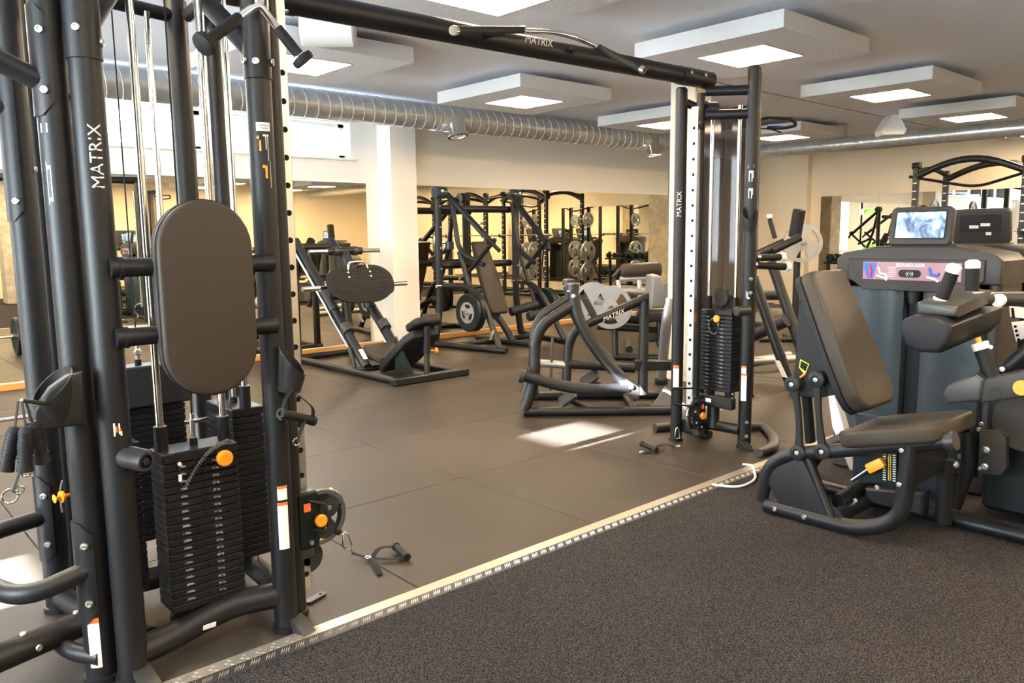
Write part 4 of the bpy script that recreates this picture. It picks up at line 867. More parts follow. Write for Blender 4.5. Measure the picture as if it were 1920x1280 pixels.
b = MB(); A0 = V3((3.70, tc_.y-.03, tc_.z+.12)); b.tube([A0, pX(1850, 560, 3.80), pX(1882, 560, 3.85), pX(1960, 560, 3.95)], .032, 16, fil=.06); part('swing_arm', b, 'gunmetal', lc)
b = MB(); b.cyl(pX(1872, 563, 3.80)-X_*.01, pX(1872, 563, 3.80)+X_*.02, .027, 20); part('arm_cap', b, 'white', lc)
A0 = pX(1808, 550, 3.78); A1 = pX(1832, 553, 3.78); b = MB(); b.prism(rrect(.065, .032, .007), A0, (A1-A0), Z_, .022, .005, 2); part('release_tab', b, 'orange', lc); b = MB(); b.tube([A1, pX(1845, 551, 3.79), pX(1855, 562, 3.8)], .008, 10, fil=.02); part('release_rod', b, 'chrome', lc)
# perforated sectors
for q in (((1892, 574), (1925, 577), (1930, 598), (1894, 594)), ((1896, 604), (1930, 600), (1940, 628), (1905, 640))):
    P4 = L(*q, x=4.02); b = MB(); b.prism([(p.y, p.z) for p in P4], (4.02, 0, 0), Y_, Z_, .008, .001); o = part('sector_plate', b, 'white', lc)
    for k in range(4):
        p = P4[0].lerp(P4[3], (k+.6)/4.4)+V3((-.002, -.014, -.006)); b = MB(); b.cyl(p, p+X_*.004, .0065, 12); part('sector_hole', b, 'hole', o)
# lower roller and arm cover
A0, A1 = pX(1836, 642, 3.62), pX(1860, 706, 3.62); d_ = (A1-A0).normalized()
b = MB(); b.cyl(A0+d_*.02, A1, .03, 20); o = part('ankle_grip', b, 'rubber', lc)
b = MB(); b.lathe([(.03, 0), (.033, .004), (.033, .03), (.03, .032)], A0, d_, 20); part('grip_collar', b, 'white', o); b = MB(); b.lathe([(.034, 0), (.036, .004), (.034, .018)], A1, d_, 20); part('grip_collar', b, 'white', o); b = MB(); b.cyl(A0-d_*.022, A0, .011, 14); part('pin', b, 'orange', o)
bolt(lc, pX(1858, 651, 3.6), -X_, .01)
b = MB(); q = L((1765, 738), (1775, 722), (1830, 700), (1845, 712), (1838, 752), (1775, 758), x=3.55); b.prism([(p.y, p.z) for p in q], (3.55, 0, 0), Y_, Z_, .12, .012, 3); part('pivot_cover', b, 'gunmetal', lc)
b = MB(); q = L((1838, 712), (1935, 690), (1935, 742), (1838, 756), x=3.56); b.prism([(p.y, p.z) for p in q], (3.56, 0, 0), Y_, Z_, .12, .01, 3); o = part('arm_cover', b, 'tower', lc)
b = MB(); b.cyl(pX(1866, 736, 3.558)-X_*.001, pX(1866, 736, 3.558)+X_*.004, .023, 22); part('cover_plug', b, 'plastic', o); b = MB(); b.cyl(pX(1915, 727, 3.556)-X_*.002, pX(1915, 727, 3.556)+X_*.004, .03, 24); part('sticker', b, 'orange', o)
ltube([pX(1862, 712, 3.7), pX(1935, 650, 3.7)], .028, 'push_arm', fil=0); bolt(lc, pX(1879, 692, 3.64), -X_, .012)
b = MB(); q = L((1838, 806), (1876, 806), (1889, 818), (1889, 875), (1878, 890), (1842, 886), x=3.95); b.prism([(p.y, p.z) for p in q], (3.93, 0, 0), Y_, Z_, .05, .006, 2); part('cam_cover', b, 'tower', lc)
for q in ((1850, 843), (1847, 874)): bolt(lc, pX(*q, 3.925), -X_, .018)
for q in ((1840, 795), (1835, 805), (1838, 878), (1800, 855)): bolt(lc, pX(*q, 3.98), -X_, .011)
b = MB(); b.box((4.24, 1.08, .32), (.3, .3, .56), None, .02); part('gear_case', b, 'black', lc)
b = MB(); b.lathe([(.02, -.03), (.13, -.03), (.13, .03), (.02, .03)], pX(1925, 790, 4.0), X_, 28); part('cam_wheel', b, 'tower', lc)
ltube([pX(1790, 950, 3.98), pX(1815, 880, 3.98), pX(1815, 790, 3.98)], .03, 'gear_post', fil=.06)
# cord lying on the carpet
b = MB(); b.tube([pz(1392, 870, .004), pz(1412, 872, .004), pz(1418, 900, .004), pz(1385, 914, .004), pz(1335, 908, .006)], .007, 8, fil=.12); solo('extension_cord', b, 'white', tuple(pz(1390, 900, 0)), 'white power cord looping over the checker strip onto the carpet', 'cord')
# back-to-back neighbour and the rest of the row
lb = thing('leg_machine', 'selector machine standing back to back behind the leg curl tower', 'gym machine', (5.5, 1.25, -.004), 'selector machines on the carpet')
selector_tower(lb, 5.5, 1.25, False)
def back_seat(t, x, y):
    b = MB(); b.prism(rrect(.36, .7, .08), (x-.85, y+.35, .85), X_, V3((0, .35, .94)), .08, .02, 3); part('back_pad', b, 'pad', t)
    b = MB(); b.prism(rrect(.42, .42, .06), (x-.85, y+.02, .47), X_, V3((0, 1, -.12)), .08, .02, 3); part('seat_pad', b, 'pad', t)
    b = MB(); b.tube([(x-.85, y+.45, .04), (x-.85, y+.3, .42), (x-.85, y-.3, .46)], .035, 12, fil=.1); b2 = part('seat_frame', b, 'frame', t)
    b = MB(); b.tube([(x-.85, y+.3, .04), (x+.1, y+.3, .04)], .035, 12); part('floor_tube', b, 'frame', t)
    b = MB(); b.tube([(x-1.05, y+.5, .032), (x-.65, y+.5, .032)], .032, 12); part('floor_tube', b, 'frame', t)
    b = MB(); b.cyl((x-1.1, y-.45, .62), (x-.6, y-.45, .62), .06, 16); part('roller_pad', b, 'padside', t)
    b = MB(); b.tube([(x-.6, y-.45, .62), (x-.45, y-.4, .62), (x-.4, y, .5), (x+.05, y, .5)], .03, 12, fil=.08); part('lever_arm', b, 'frame', t)
back_seat(lb, 5.5, 1.25)
lb.location = (5.27, 1.66, -.004); lb.rotation_euler = (0, 0, math.pi)
for i, (x, y, r, w) in enumerate(((8.6, 1.2, 0, 'with its seat toward the racks, first beyond the leg curl'), (10.9, .6, 0, 'standing last in the row by the end wall'), (5.4, -1.6, 0, 'alone near the front wall'))):
    dup(lb, (x, y, -.004), r, 'selector machine '+w)
# ================================================================== FREE PLATES
def disc_plate(loc, n, label, group=None, r=.225, th=.05, kind='rubber'):
    n = V3(n).normalized(); loc = V3(loc); t = thing('weight_disc', label, 'weight plate', tuple(loc), group)
    if kind == 'rubber':
        b = MB(); b.lathe([(.028, -th/2), (r*.5, -th/2+.006), (r*.6, -th/2+.002), (r-.012, -th/2), (r, -th/2+.01), (r, th/2-.01), (r-.012, th/2), (r*.6, th/2-.002), (r*.5, th/2-.006), (.028, th/2)], loc, n, 40, True); part('rubber_body', b, 'black', t)
        b = MB(); b.ringdisc(r*.56, r*.45, th/2-.008, th/2+.004, loc, n, 32); b.ringdisc(.055, .028, th/2-.008, th/2+.006, loc, n, 24)
        u, w = frame_of(n)
        for k in range(3):
            a = k*2*math.pi/3+.4; d = u*math.cos(a)+w*math.sin(a); e = n.cross(d); c = loc+n*(th/2-.006)
            b.prism([(.045, -.03), (r*.48, -.045), (r*.48, .045), (.045, .03)], c, d, e, .008)
        part('steel_insert', b, 'silver', t)
    else:
        b = MB(); b.ringdisc(r, r*.80, -th/2, th/2, loc, n, 44); o = part('rim', b, 'silver', t)
        b = MB(); b.ringdisc(.08, .028, -th/2+.003, th/2+.003, loc, n, 28); part('hub', b, 'silver', t)
        u, w = frame_of(n)
        for k in range(3):
            a = k*2*math.pi/3+math.pi/2; d = u*math.cos(a)+w*math.sin(a); e = n.cross(d); b = MB()
            q = [(.06, -.055)]+[(r*.83*math.cos(x), r*.83*math.sin(x)) for x in (-.62, -.3, 0, .3, .62)]+[(.06, .055)]
            b.prism(q, loc-n*(th/2-.01), d, e, th-.02); part('spoke', b, 'silver', t)
    return t
def tubes(t, specs, m='frame', name='frame_tube'):
    for s in specs:
        nm = s[3] if len(s) > 3 else name; mm = s[4] if len(s) > 4 else m
        b = MB(); b.tube(s[0], s[1], 14, fil=s[2]); part(nm, b, mm, t)
# ================================================================== LEG PRESS
lp = thing('leg_press', 'plate-loaded leg press with black oval foot plate and low brown seat', 'gym machine', (4.34, 7.0, 0))
XC = 4.34
for x in (4.0, 4.68): tubes(lp, [([(x, 6.02, .036), (x, 8.02, .036)], .034, 0, 'base_tube'), ([(x, 7.95, .05), (x+(.06 if x < XC else -.06), 8.06, 1.22)], .042, 0, 'rear_post')])
b = MB(); b.beam((3.93, 6.0, .036), (4.80, 6.0, .036), .07, .07, None, .01); part('base_tube', b, 'frame', lp)
tubes(lp, [([(3.98, 8.02, .036), (4.70, 8.02, .036)], .034, 0, 'base_tube'), ([(4.0, 6.75, .05), (4.68, 6.75, .05)], .03, 0, 'base_tube'), ([(4.05, 8.08, 1.24), (4.63, 8.08, 1.24)], .04, 0, 'top_rail')])
for x, s in ((4.12, -1), (4.56, 1)):
    A0, A1 = V3((x, 6.74, .07)), V3((x, 8.13, 1.31)); d_ = (A1-A0).normalized(); tubes(lp, [([A0, A1], .048, 0, 'sled_rail')])
    q = V3((s*-.02, 0, 0)); b = MB(); b.cyl(A0+d_*.25+V3((s*.07, .02, .0)), A0+d_*1.75+V3((s*.07, .02, .0)), .014, 14); part('guide_rod', b, 'chrome', lp)
    b = MB(); b.cyl(A0+d_*.45+V3((0, -.02, .02)), A0+d_*.55+V3((0, -.02, .02)), .062, 18); part('stop_collar', b, 'gunmetal', lp)
    tubes(lp, [([A0+d_*.28+V3((s*.07, 0, 0)), (x+s*.07, 6.85, .06)], .022, 0, 'rod_strut')])
    b = MB(); b.lathe([(.055, 0), (.055, .3), (.05, .31)], A0+d_*.78, d_, 20); part('sled_bearing', b, 'gunmetal', lp)
label_patch(lp, V3((4.118, 6.80, .195)), V3((1, 0, 0)), V3((0, .74, .67)), .05, .13)
fn = V3((0, -.93, .36)).normalized(); fu = V3((0, .36, .93)).normalized(); fc = V3((XC, 7.17, .865))
q = []
for k in range(40):
    a = 2*math.pi*k/40; x, y = .395*math.copysign(abs(math.cos(a))**.8, math.cos(a)), .215*math.copysign(abs(math.sin(a))**.8, math.sin(a))
    if y > 0: y -= .05*math.exp(-(x/.11)**2)
    if y < 0: y = max(y, -.205); x *= .92 if y < -.12 else 1
    q.append((x, y))
b = MB(); b.prism(q, fc, X_, fu, .03, .006, 2); fo = part('foot_plate', b, 'rubber', lp)
b = MB()
for k in range(15):
    y = -.18+k*.024; x = .36*math.sqrt(max(.0, 1-(y/.215)**2)); b.box(fc+fu*y+fn*.031, (2*x, .006, .008), Matrix((X_, fu, fn)).transposed())
part('tread_rib', b, 'rubber', fo, kind='stuff')
b = MB(); b.tube([fc+fu*.15+X_*-.12+fn*.02, fc+fu*.225+X_*-.10+fn*.03, fc+fu*.235+fn*.03, fc+fu*.225+X_*.10+fn*.03, fc+fu*.15+X_*.12+fn*.02], .013, 12, fil=.04); part('hand_grip', b, 'chrome', fo)
for x in (-.16, -.14, .14, .16): pass
for s in (-1, 1):
    for dy in (.12, .07): bolt(lp, fc+fu*dy+X_*s*.13+fn*.03, fn, .011)
tubes(lp, [([(XC-.3, 7.24, .84), (XC+.3, 7.24, .84)], .036, 0, 'horn_bar'), ([(XC, 7.26, .84), (XC, 7.46, 1.18)], .055, 0, 'sled_frame'), ([(XC-.2, 7.46, 1.2), (XC+.2, 7.46, 1.2)], .04, 0, 'sled_frame')])
for s in (-1, 1):
    b = MB(); b.cyl((XC+s*.3, 7.24, .84), (XC+s*.62, 7.24, .84), .025, 18); part('weight_horn', b, 'chrome', lp)
    b = MB(); b.cyl((XC+s*.1, 7.46, 1.2), (XC+s*.42, 7.46, 1.2), .024, 18); part('weight_horn', b, 'chrome', lp)
    b = MB(); b.cyl((XC+s*.09, 7.46, 1.2), (XC+s*.14, 7.46, 1.2), .05, 18); part('horn_collar', b, 'gunmetal', lp)
    tubes(lp, [([(XC+s*.2, 7.28, .82), (XC+s*.22, 7.36, .74)], .05, 0, 'sled_frame')])
# seat and back
b = MB(); b.prism([(-.17, 0), (.17, 0), (.19, .3), (.15, .36), (-.15, .36), (-.19, .3)], (XC, 6.58, .11), X_, V3((0, .95, .26)), .075, .018, 3); part('seat_pad', b, 'pad', lp, 'brown-black seat pad', 60)
dv = V3((0, -.82, .60)).normalized()
b = MB(); b.prism([(-.18, 0), (.18, 0), (.2, .2), (.19, .55), (.14, .66), (-.14, .66), (-.19, .55), (-.2, .2)], (XC, 6.60, .10), X_, dv, -.085 if False else .085, .02, 3)
cen = sum((v for v in b.v), V3((0, 0, 0)))/len(b.v)
part('back_pad', b, 'padside', lp, 'dark back pad', 60)
b = MB(); b.prism(rrect(.3, .24, .06), (XC, 6.09, .565), X_, V3((0, -.88, .42)), .07, .02, 3); part('head_pad', b, 'padside', lp, None, 60)
b = MB(); b.prism(rrect(.2, .07, .025), (XC+.02, 5.985, .60), X_, V3((0, .2, 1)), .02, .006); part('head_panel', b, 'pad', lp)
b = MB(); b.cyl((XC, 6.03, .26), (XC, 6.02, .52), .036, 16); part('back_post', b, 'frame', lp); b = MB(); b.cyl((XC, 6.04, .03), (XC, 6.03, .27), .028, 16); part('back_post', b, 'gunmetal', lp)
b = MB(); b.lathe([(.008, 0), (.008, .05), (.024, .055), (.028, .065), (.024, .078), (0, .08)], (XC+.03, 6.03, .28), V3((.9, -.4, 0)), 18); part('pull_knob', b, 'orange', lp)
b = MB(); b.prism([(0, 0), (.3, .0), (.02, .34)], (XC-.15, 6.32, .07), V3((0, -1, 0)), Z_, .02); part('back_gusset', b, 'black', lp)
# ================================================================== PLATE-LOADED PRESS AT THE MIRROR
cp = thing('chest_press', 'plate-loaded chest press with long brown back pad before the mirror', 'gym machine', (6.48, 7.4, 0))
MX = 6.49
for s in (-1, 1):
    def mx(p): return V3((MX+s*(p[0]-MX)*-1, p[1], p[2])) if s > 0 else V3(p)
    T = lambda pts: [mx(p) for p in pts]
    tubes(cp, [(T([(5.86, 7.84, 1.88), (5.86, 7.84, .5), (5.77, 7.84, .04)]), .045, .25, 'upright'), (T([(5.75, 7.86, .038), (5.95, 6.72, .038)]), .036, 0, 'base_tube'),
        (T([(5.88, 7.80, .74), (6.00, 7.45, .75), (6.00, 7.2, .62), (5.955, 6.84, .05)]), .036, .16, 'front_leg'),
        (T([(5.96, 7.78, 1.84), (6.06, 7.05, 1.24)]), .036, 0, 'press_arm'), (T([(6.0, 7.74, 1.75), (6.0, 7.62, 1.15), (6.08, 7.25, 1.0)]), .03, .15, 'press_arm'),
        (T([(6.06, 7.02, 1.30), (6.02, 7.45, .93)]), .026, 0, 'press_handle', 'rubber'), (T([(6.0, 7.1, 1.32), (6.1, 6.98, 1.16)]), .024, 0, 'press_handle', 'rubber')])
    b = MB(); b.lathe([(.02, 0), (.07, .003), (.075, .02), (.075, .13), (.07, .147), (.02, .15)], mx((5.80, 7.82, 1.865)), mx((6.0, 7.82, 1.865))-mx((5.80, 7.82, 1.865)), 22); part('pivot_drum', b, 'shroud', cp)
    bolt(cp, mx((5.86, 7.745, 1.88)), (0, -1, 0), .02)
    b = MB(); b.cyl(mx((5.78, 7.8, .74)), mx((5.96, 7.8, .74)), .018, 14); part('storage_peg', b, 'chrome', cp)
    b = MB(); b.cyl(mx((6.04, 7.255, .45)), mx((5.77, 7.255, .45)), .024, 14); part('weight_horn', b, 'chrome', cp)
    tubes(cp, [(T([(6.0, 7.62, 1.15), (6.0, 7.32, .5)]), .03, 0, 'horn_arm')])
    for z in (1.7, 1.45, 1.2, .95): bolt(cp, mx((5.86, 7.795, z)), (0, -1, 0), .012)
label_patch(cp, V3((5.918, 6.935, .205)), V3((1, 0, 0)), V3((-.12, -.5, .85))*-1, .04, .14)
b = MB(); b.box((5.95, 7.74, 1.23), (.1, .06, .1), None, .01); part('stop_block', b, 'shroud', cp)
tubes(cp, [([(5.86, 7.95, 1.68), (7.12, 7.95, 1.68)], .045, 0, 'cross_beam'), ([(5.86, 7.95, .98), (7.12, 7.95, .98)], .045, 0, 'cross_beam'), ([(5.85, 7.5, .04), (7.13, 7.5, .04)], .034, 0, 'base_tube'), ([(MX, 7.9, .04), (MX, 6.9, .04)], .036, 0, 'base_tube'), ([(MX, 7.9, .5), (MX, 7.45, .3), (MX, 7.2, .05)], .04, .1, 'seat_post')])
dv = V3((0, .40, .92)).normalized()
b = MB(); b.prism([(-.12, 0), (.12, 0), (.15, .06), (.15, .5), (.11, .96), (-.11, .96), (-.15, .5), (-.15, .06)], (MX-.06, 7.42, .37), X_, dv, .07, .02, 3); part('back_pad', b, 'pad', cp, 'long brown-black back pad', 60)
tubes(cp, [([(MX-.04, 7.45, .36), (MX, 7.25, .12)], .035, 0, 'pad_post')])
for a_, c_ in (((6.42, 7.18, .42), (6.82, 7.08, .5)), ((6.55, 7.0, .36), (6.85, 6.95, .42))):
    b = MB(); b.lathe([(.03, 0), (.055, .01), (.055, .38), (.03, .4)], a_, V3(c_)-V3(a_), 18); part('roller_pad', b, 'padside', cp)
b = MB(); b.lathe([(.006, 0), (.006, .04), (.02, .045), (.02, .06), (0, .062)], (6.80, 7.08, .33), (1, -.3, 0), 14); part('pull_knob', b, 'orange', cp)
GD = 'rubber plates on the chest press'
disc_plate((5.838, 7.255, .45), (-1, 0, 0), 'black rubber weight plate with silver insert on the chest press', GD)
disc_plate((5.9, 7.255, .45), (-1, 0, 0), 'black rubber weight plate sandwiched behind the silver-centred one on the press', GD)
disc_plate((7.142, 7.255, .45), (1, 0, 0), 'black rubber weight plate on the far arm of the chest press', GD)
disc_plate((7.08, 7.255, .45), (1, 0, 0), 'black rubber weight plate behind the outer one on the press far arm', GD)
# ================================================================== LEVER MACHINE IN THE MIDDLE
lm = thing('lever_machine', 'charcoal plate-loaded lever machine with curved arms on rubber floor', 'gym machine', tuple(pz(1110, 770, 0)))
dn, df = 5.97, 6.55
for d, nm in ((dn, 0), (df, 1)):
    def Q(*pp): return [pD(x, y, d) if nm == 0 else pD(x, y, dn)+(pD(1100, 700, df)-pD(1100, 700, dn))*.0+V3((.40, .43, 0)) for x, y in pp]
    base = [p.copy() for p in Q((982, 770), (1262, 768))]
    for p in base: p.z = .036
    tubes(lm, [(base, .034, 0, 'base_tube'), (Q((984, 768), (1003, 712), (1003, 640), (1018, 607), (1074, 572)), .042, .16, 'rear_frame'),
        (Q((1074, 546), (1082, 592), (1100, 628), (1132, 674), (1178, 722)), .045, .22, 'curved_arm')])
    b = MB(); e = Q((1074, 540))[0]; b.lathe([(.02, -.02), (.05, -.015), (.05, .03), (.02, .04)], e, Z_, 18); part('arm_cap', b, 'gunmetal', lm)
    bolt(lm, Q((1074, 556))[0]-FW*.046, -FW, .018)
def N(*pp): return [pD(x, y, dn-.06) for x, y in pp]
def Mid(*pp): return [pD(x, y, dn+.28) for x, y in pp]
tubes(lm, [(N((974, 703), (998, 708), (1048, 723), (1112, 731), (1180, 727)), .042, .15, 'loading_arm'), (Mid((1062, 716), (1066, 645), (1080, 616), (1222, 554)), .036, .14, 'seat_beam'),
    (Mid((1208, 565), (1205, 740)), .04, 0, 'front_post'), (Mid((1066, 682), (1190, 690)), .036, 0, 'cross_tube'), (Mid((1005, 680), (1060, 684)), .03, 0, 'spacer_tube', 'silver'),
    ([pD(1003, 740, dn), pD(1003, 740, dn)+V3((.40, .43, 0))], .03, 0, 'cross_tube'), ([pD(1190, 768, dn), pD(1190, 768, dn)+V3((.40, .43, 0))], .03, 0, 'cross_tube')])
b = MB(); p = Mid((1036, 632), (1032, 732)); b.beam(p[0], p[1], .055, .02, V3((1, -1, 0))); part('link_bar', b, 'gunmetal', lm)
b = MB(); b.lathe([(.02, 0), (.055, .004), (.06, .02), (.06, .04), (.03, .05)], N((985, 705))[0], N((974, 702))[0]-N((985, 705))[0], 20); part('arm_boss', b, 'gunmetal', lm)
b = MB(); p = Mid((1190, 684), (1264, 684)); b.beam(p[0], p[1], .07, .08, None, .008); part('foot_beam', b, 'frame', lm)
b = MB(); p = N((1175, 725))[0]; u = RT; b.prism([(-.06, .05), (.0, .06), (.09, .0), (.09, -.09), (.03, -.09), (-.03, -.03)], p, RT, Z_, .03, .004); part('pivot_plate', b, 'tower', lm); bolt(lm, p-FW*.04+RT*.03, -FW, .02)
b = MB(); p = Mid((1222, 752))[0]; b.prism([(0, .0), (.28, .0), (.1, .16)], p+V3((0, 0, -.04)), RT, Z_, .02); part('gusset', b, 'silver', lm)
for q, rr in (((1066, 748), .35), ((1107, 712), -.2)):
    p = Mid(q)[0]; b = MB(); b.prism(rrect(.16, .13, .02), p, (RT+Z_*.7).normalized(), V3((.4, .5, .3)), .03, .006); part('foot_pad', b, 'gunmetal', lm); tubes(lm, [([p, p+RT*.15-Z_*.08], .022, 0, 'pad_stem')])
pg = Mid((1229, 545))[0]; b = MB(); b.prism([(-.055, -.12), (.045, -.12), (.06, -.08), (.03, .11), (.0, .13), (-.05, .12)], pg-V3((.12, .12, 0)), RT, Z_, -.30 if False else .30, .02, 3)
cen = sum((v for v in b.v), V3((0, 0, 0)))/len(b.v); off = pg-cen
for v in b.v: v += V3((off.x, off.y, 0))
part('chest_pad', b, 'greypad', lm, 'grey upholstered pad', 60)
b = MB(); p = Mid((1150, 589))[0]; dd = (Mid((1222, 554))[0]-Mid((1080, 616))[0]).normalized(); b.text('MATRIX', .05, p-FW*.038-Z_*.008, dd, UP); part('lettering', b, 'letter', lm)
p = Mid((1118, 600))[0]; b = MB(); b.cyl(p, p+V3((-.02, .1, .16)), .028, 14); part('hand_grip', b, 'rubber', lm)
b = MB(); p = Mid((1205, 748))[0]; p.z = 0; b.cyl(p, p+Z_*.02, .05, 16); part('foot_disc', b, 'rubber', lm)
# ================================================================== PLATE-LOADED LEG MACHINE BEHIND IT
d1 = 8.5
l2 = thing('leg_extension', 'plate-loaded leg extension with brown roll pad and sunlit silver frame', 'gym machine', tuple(pz(1175, 690, 0)))
def K(*pp): return [pD(x, y, d1) for x, y in pp]
A0, A1 = K((1168, 508), (1236, 504)); b = MB(); b.lathe([(.03, -.03), (.07, -.015), (.08, .02), (.08, (A1-A0).length-.02), (.07, (A1-A0).length+.015), (.03, (A1-A0).length+.03)], A0, A1-A0, 22); part('roll_pad', b, 'pad', l2, 'brown roll pad', 60)
tubes(l2, [(K((1162, 523), (1218, 521)), .03, 0, 'silver_bar', 'silver'), (K((1160, 545), (1218, 548)), .042, 0, 'silver_bar', 'silver'), (K((1198, 522), (1200, 560)), .026, 0, 'silver_bar', 'silver'), (K((1158, 525), (1163, 548)), .024, 0, 'silver_bar', 'silver'),
    (K((1150, 520), (1168, 500)), .025, 0, 'pad_stem'), (K((1218, 548), (1255, 552)), .05, 0, 'seat_bar'), (K((1170, 595), (1200, 600), (1255, 588)), .05, .1, 'frame_tube'), (K((1153, 600), (1154, 665)), .032, 0, 'frame_post'),
    (K((1238, 590), (1236, 640)), .04, 0, 'frame_post'), (K((1120, 612), (1260, 620)), .035, 0, 'frame_tube')])
p0, p1, p2 = pz(1150, 668, .035), pz(1255, 672, .035), pz(1180, 655, .035)
tubes(l2, [([p0, p1], .04, 0, 'base_tube'), ([p2, p2+V3((.6, .5, 0))], .04, 0, 'base_tube'), ([K((1236, 640))[0], p1], .04, 0, 'frame_post')])
b = MB(); b.lathe([(.03, -.04), (.055, -.03), (.055, .05), (.03, .06)], pD(1222, 632, d1), -FW, 18); part('hub', b, 'frame', l2)
b = MB(); b.prism(rrect(.4, .1, .04), pD(1228, 588, d1), RT, Z_, .35, .02, 3); part('seat_pad', b, 'padside', l2)
b = MB(); b.prism(rrect(.13, .26, .05), pD(1244, 552, d1), RT, Z_, .1, .02, 3); part('side_pad', b, 'greypad', l2)
hn = V3((-.72, -.69, 0)).normalized()
for q in (pD(1145, 576, 8.30), pD(1112, 566, 9.0)):
    b = MB(); b.cyl(q+hn*.10, q-hn*.16, .024, 14); part('weight_horn', b, 'chrome', l2)
tubes(l2, [([pD(1112, 566, 9.0)-hn*.15, pD(1112, 566, 9.0)-hn*.15+V3((.1, -.1, -.25)), K((1215, 618))[0]], .03, .05, 'horn_arm')])
GS = 'silver three-grip weight plates'
disc_plate(pD(1145, 576, 8.30), (-.72, -.69, .0), 'silver three-grip weight plate on the leg extension horn', GS, .225, .045, 'tri')
disc_plate(pD(1112, 566, 9.0), (-.72, -.69, .0), 'silver three-grip weight plate partly behind another on the leg extension', GS, .225, .045, 'tri')
# ================================================================== BENCH FRAME BEHIND THE SLIM TOWER
m2 = thing('shoulder_machine', 'plate-loaded machine with slanted charcoal tubes behind the slim tower', 'gym machine', tuple(pz(1440, 690, 0)))
f1 = pz(1482, 722, .03); f2 = pz(1240, 716, .02)
tubes(m2, [([pX(1412, 520, 6.15), f1], .045, 0, 'slant_tube'), ([pX(1446, 490, 6.9), pX(1502, 655, 6.9), pX(1504, 690, 6.85)], .048, .1, 'slant_tube'), ([pX(1448, 470, 6.4), pX(1500, 445, 6.6)], .035, 0, 'lever_arm'), ([pX(1415, 480, 6.3), pX(1470, 455, 6.5)], .04, 0, 'lever_arm'),
    ([V3((f2.x, f2.y, .04)), pD(1250, 600, 6.7), pD(1258, 560, 6.7)], .045, .15, 'slant_leg', 'silver'), ([pz(1345, 680, .1), pz(1490, 672, .1)], .04, 0, 'base_tube', 'silver'), ([pz(1345, 690, .04), pz(1480, 665, .04)], .04, 0, 'base_tube', 'silver'),
    ([pX(1410, 630, 6.8), pX(1475, 600, 6.8)], .06, 0, 'seat_beam'), ([pX(1405, 553, 7.2), pX(1470, 553, 7.2)], .05, 0, 'frame_tube'), ([pX(1443, 410, 6.5), pX(1453, 446, 6.5)], .02, 0, 'hand_grip', 'rubber')])
b = MB(); p = pX(1443, 408, 6.5); b.cyl(p, p+Z_*.03, .024, 14); part('grip_cap', b, 'white', m2)
b = MB(); b.lathe([(.05, 0), (.058, .01), (.058, .05), (.05, .06)], (f2.x, f2.y, 0), Z_, 18); part('rubber_foot', b, 'rubber', m2)
b = MB(); b.prism(rrect(.3, .34, .08), pX(1440, 590, 7.0), Y_, V3((.9, .1, .35)), .07, .02, 3); part('seat_pad', b, 'pad', m2)
b = MB(); b.lathe([(.05, 0), (.06, .01), (.06, .26), (.05, .27)], pX(1490, 445, 7.2), V3((0, -.15, 1)), 16); part('roller_pad', b, 'padside', m2)
label_patch(m2, pX(1470, 690, 6.28)-X_*.05, Y_*-1, V3((.25, -.35, -.9)), .05, .16)
pt_ = pD(1505, 456, 9.4); pl_ = thing('plate_tree', 'charcoal plate storage tree past the slim tower', 'plate tree', (pt_.x+.2, pt_.y+.17, 0))
q_ = V3((pt_.x+.2, pt_.y+.17, 0)); tubes(pl_, [([q_+Z_*.03, q_+Z_*1.3], .04, 0, 'post'), ([q_+V3((-.3, .3, .03)), q_+V3((.3, -.3, .03))], .03, 0, 'base_bar'), ([q_+V3((-.3, -.3, .03)), q_+V3((.3, .3, .03))], .03, 0, 'base_bar'), ([V3((q_.x, q_.y, pt_.z)), pt_+V3((-.12, -.1, 0))], .022, 0, 'peg', 'chrome')])
disc_plate(pD(1505, 456, 9.4), (-.75, -.66, .0), 'grey three-grip weight plate seen past the slim tower', GS, .225, .045, 'tri')
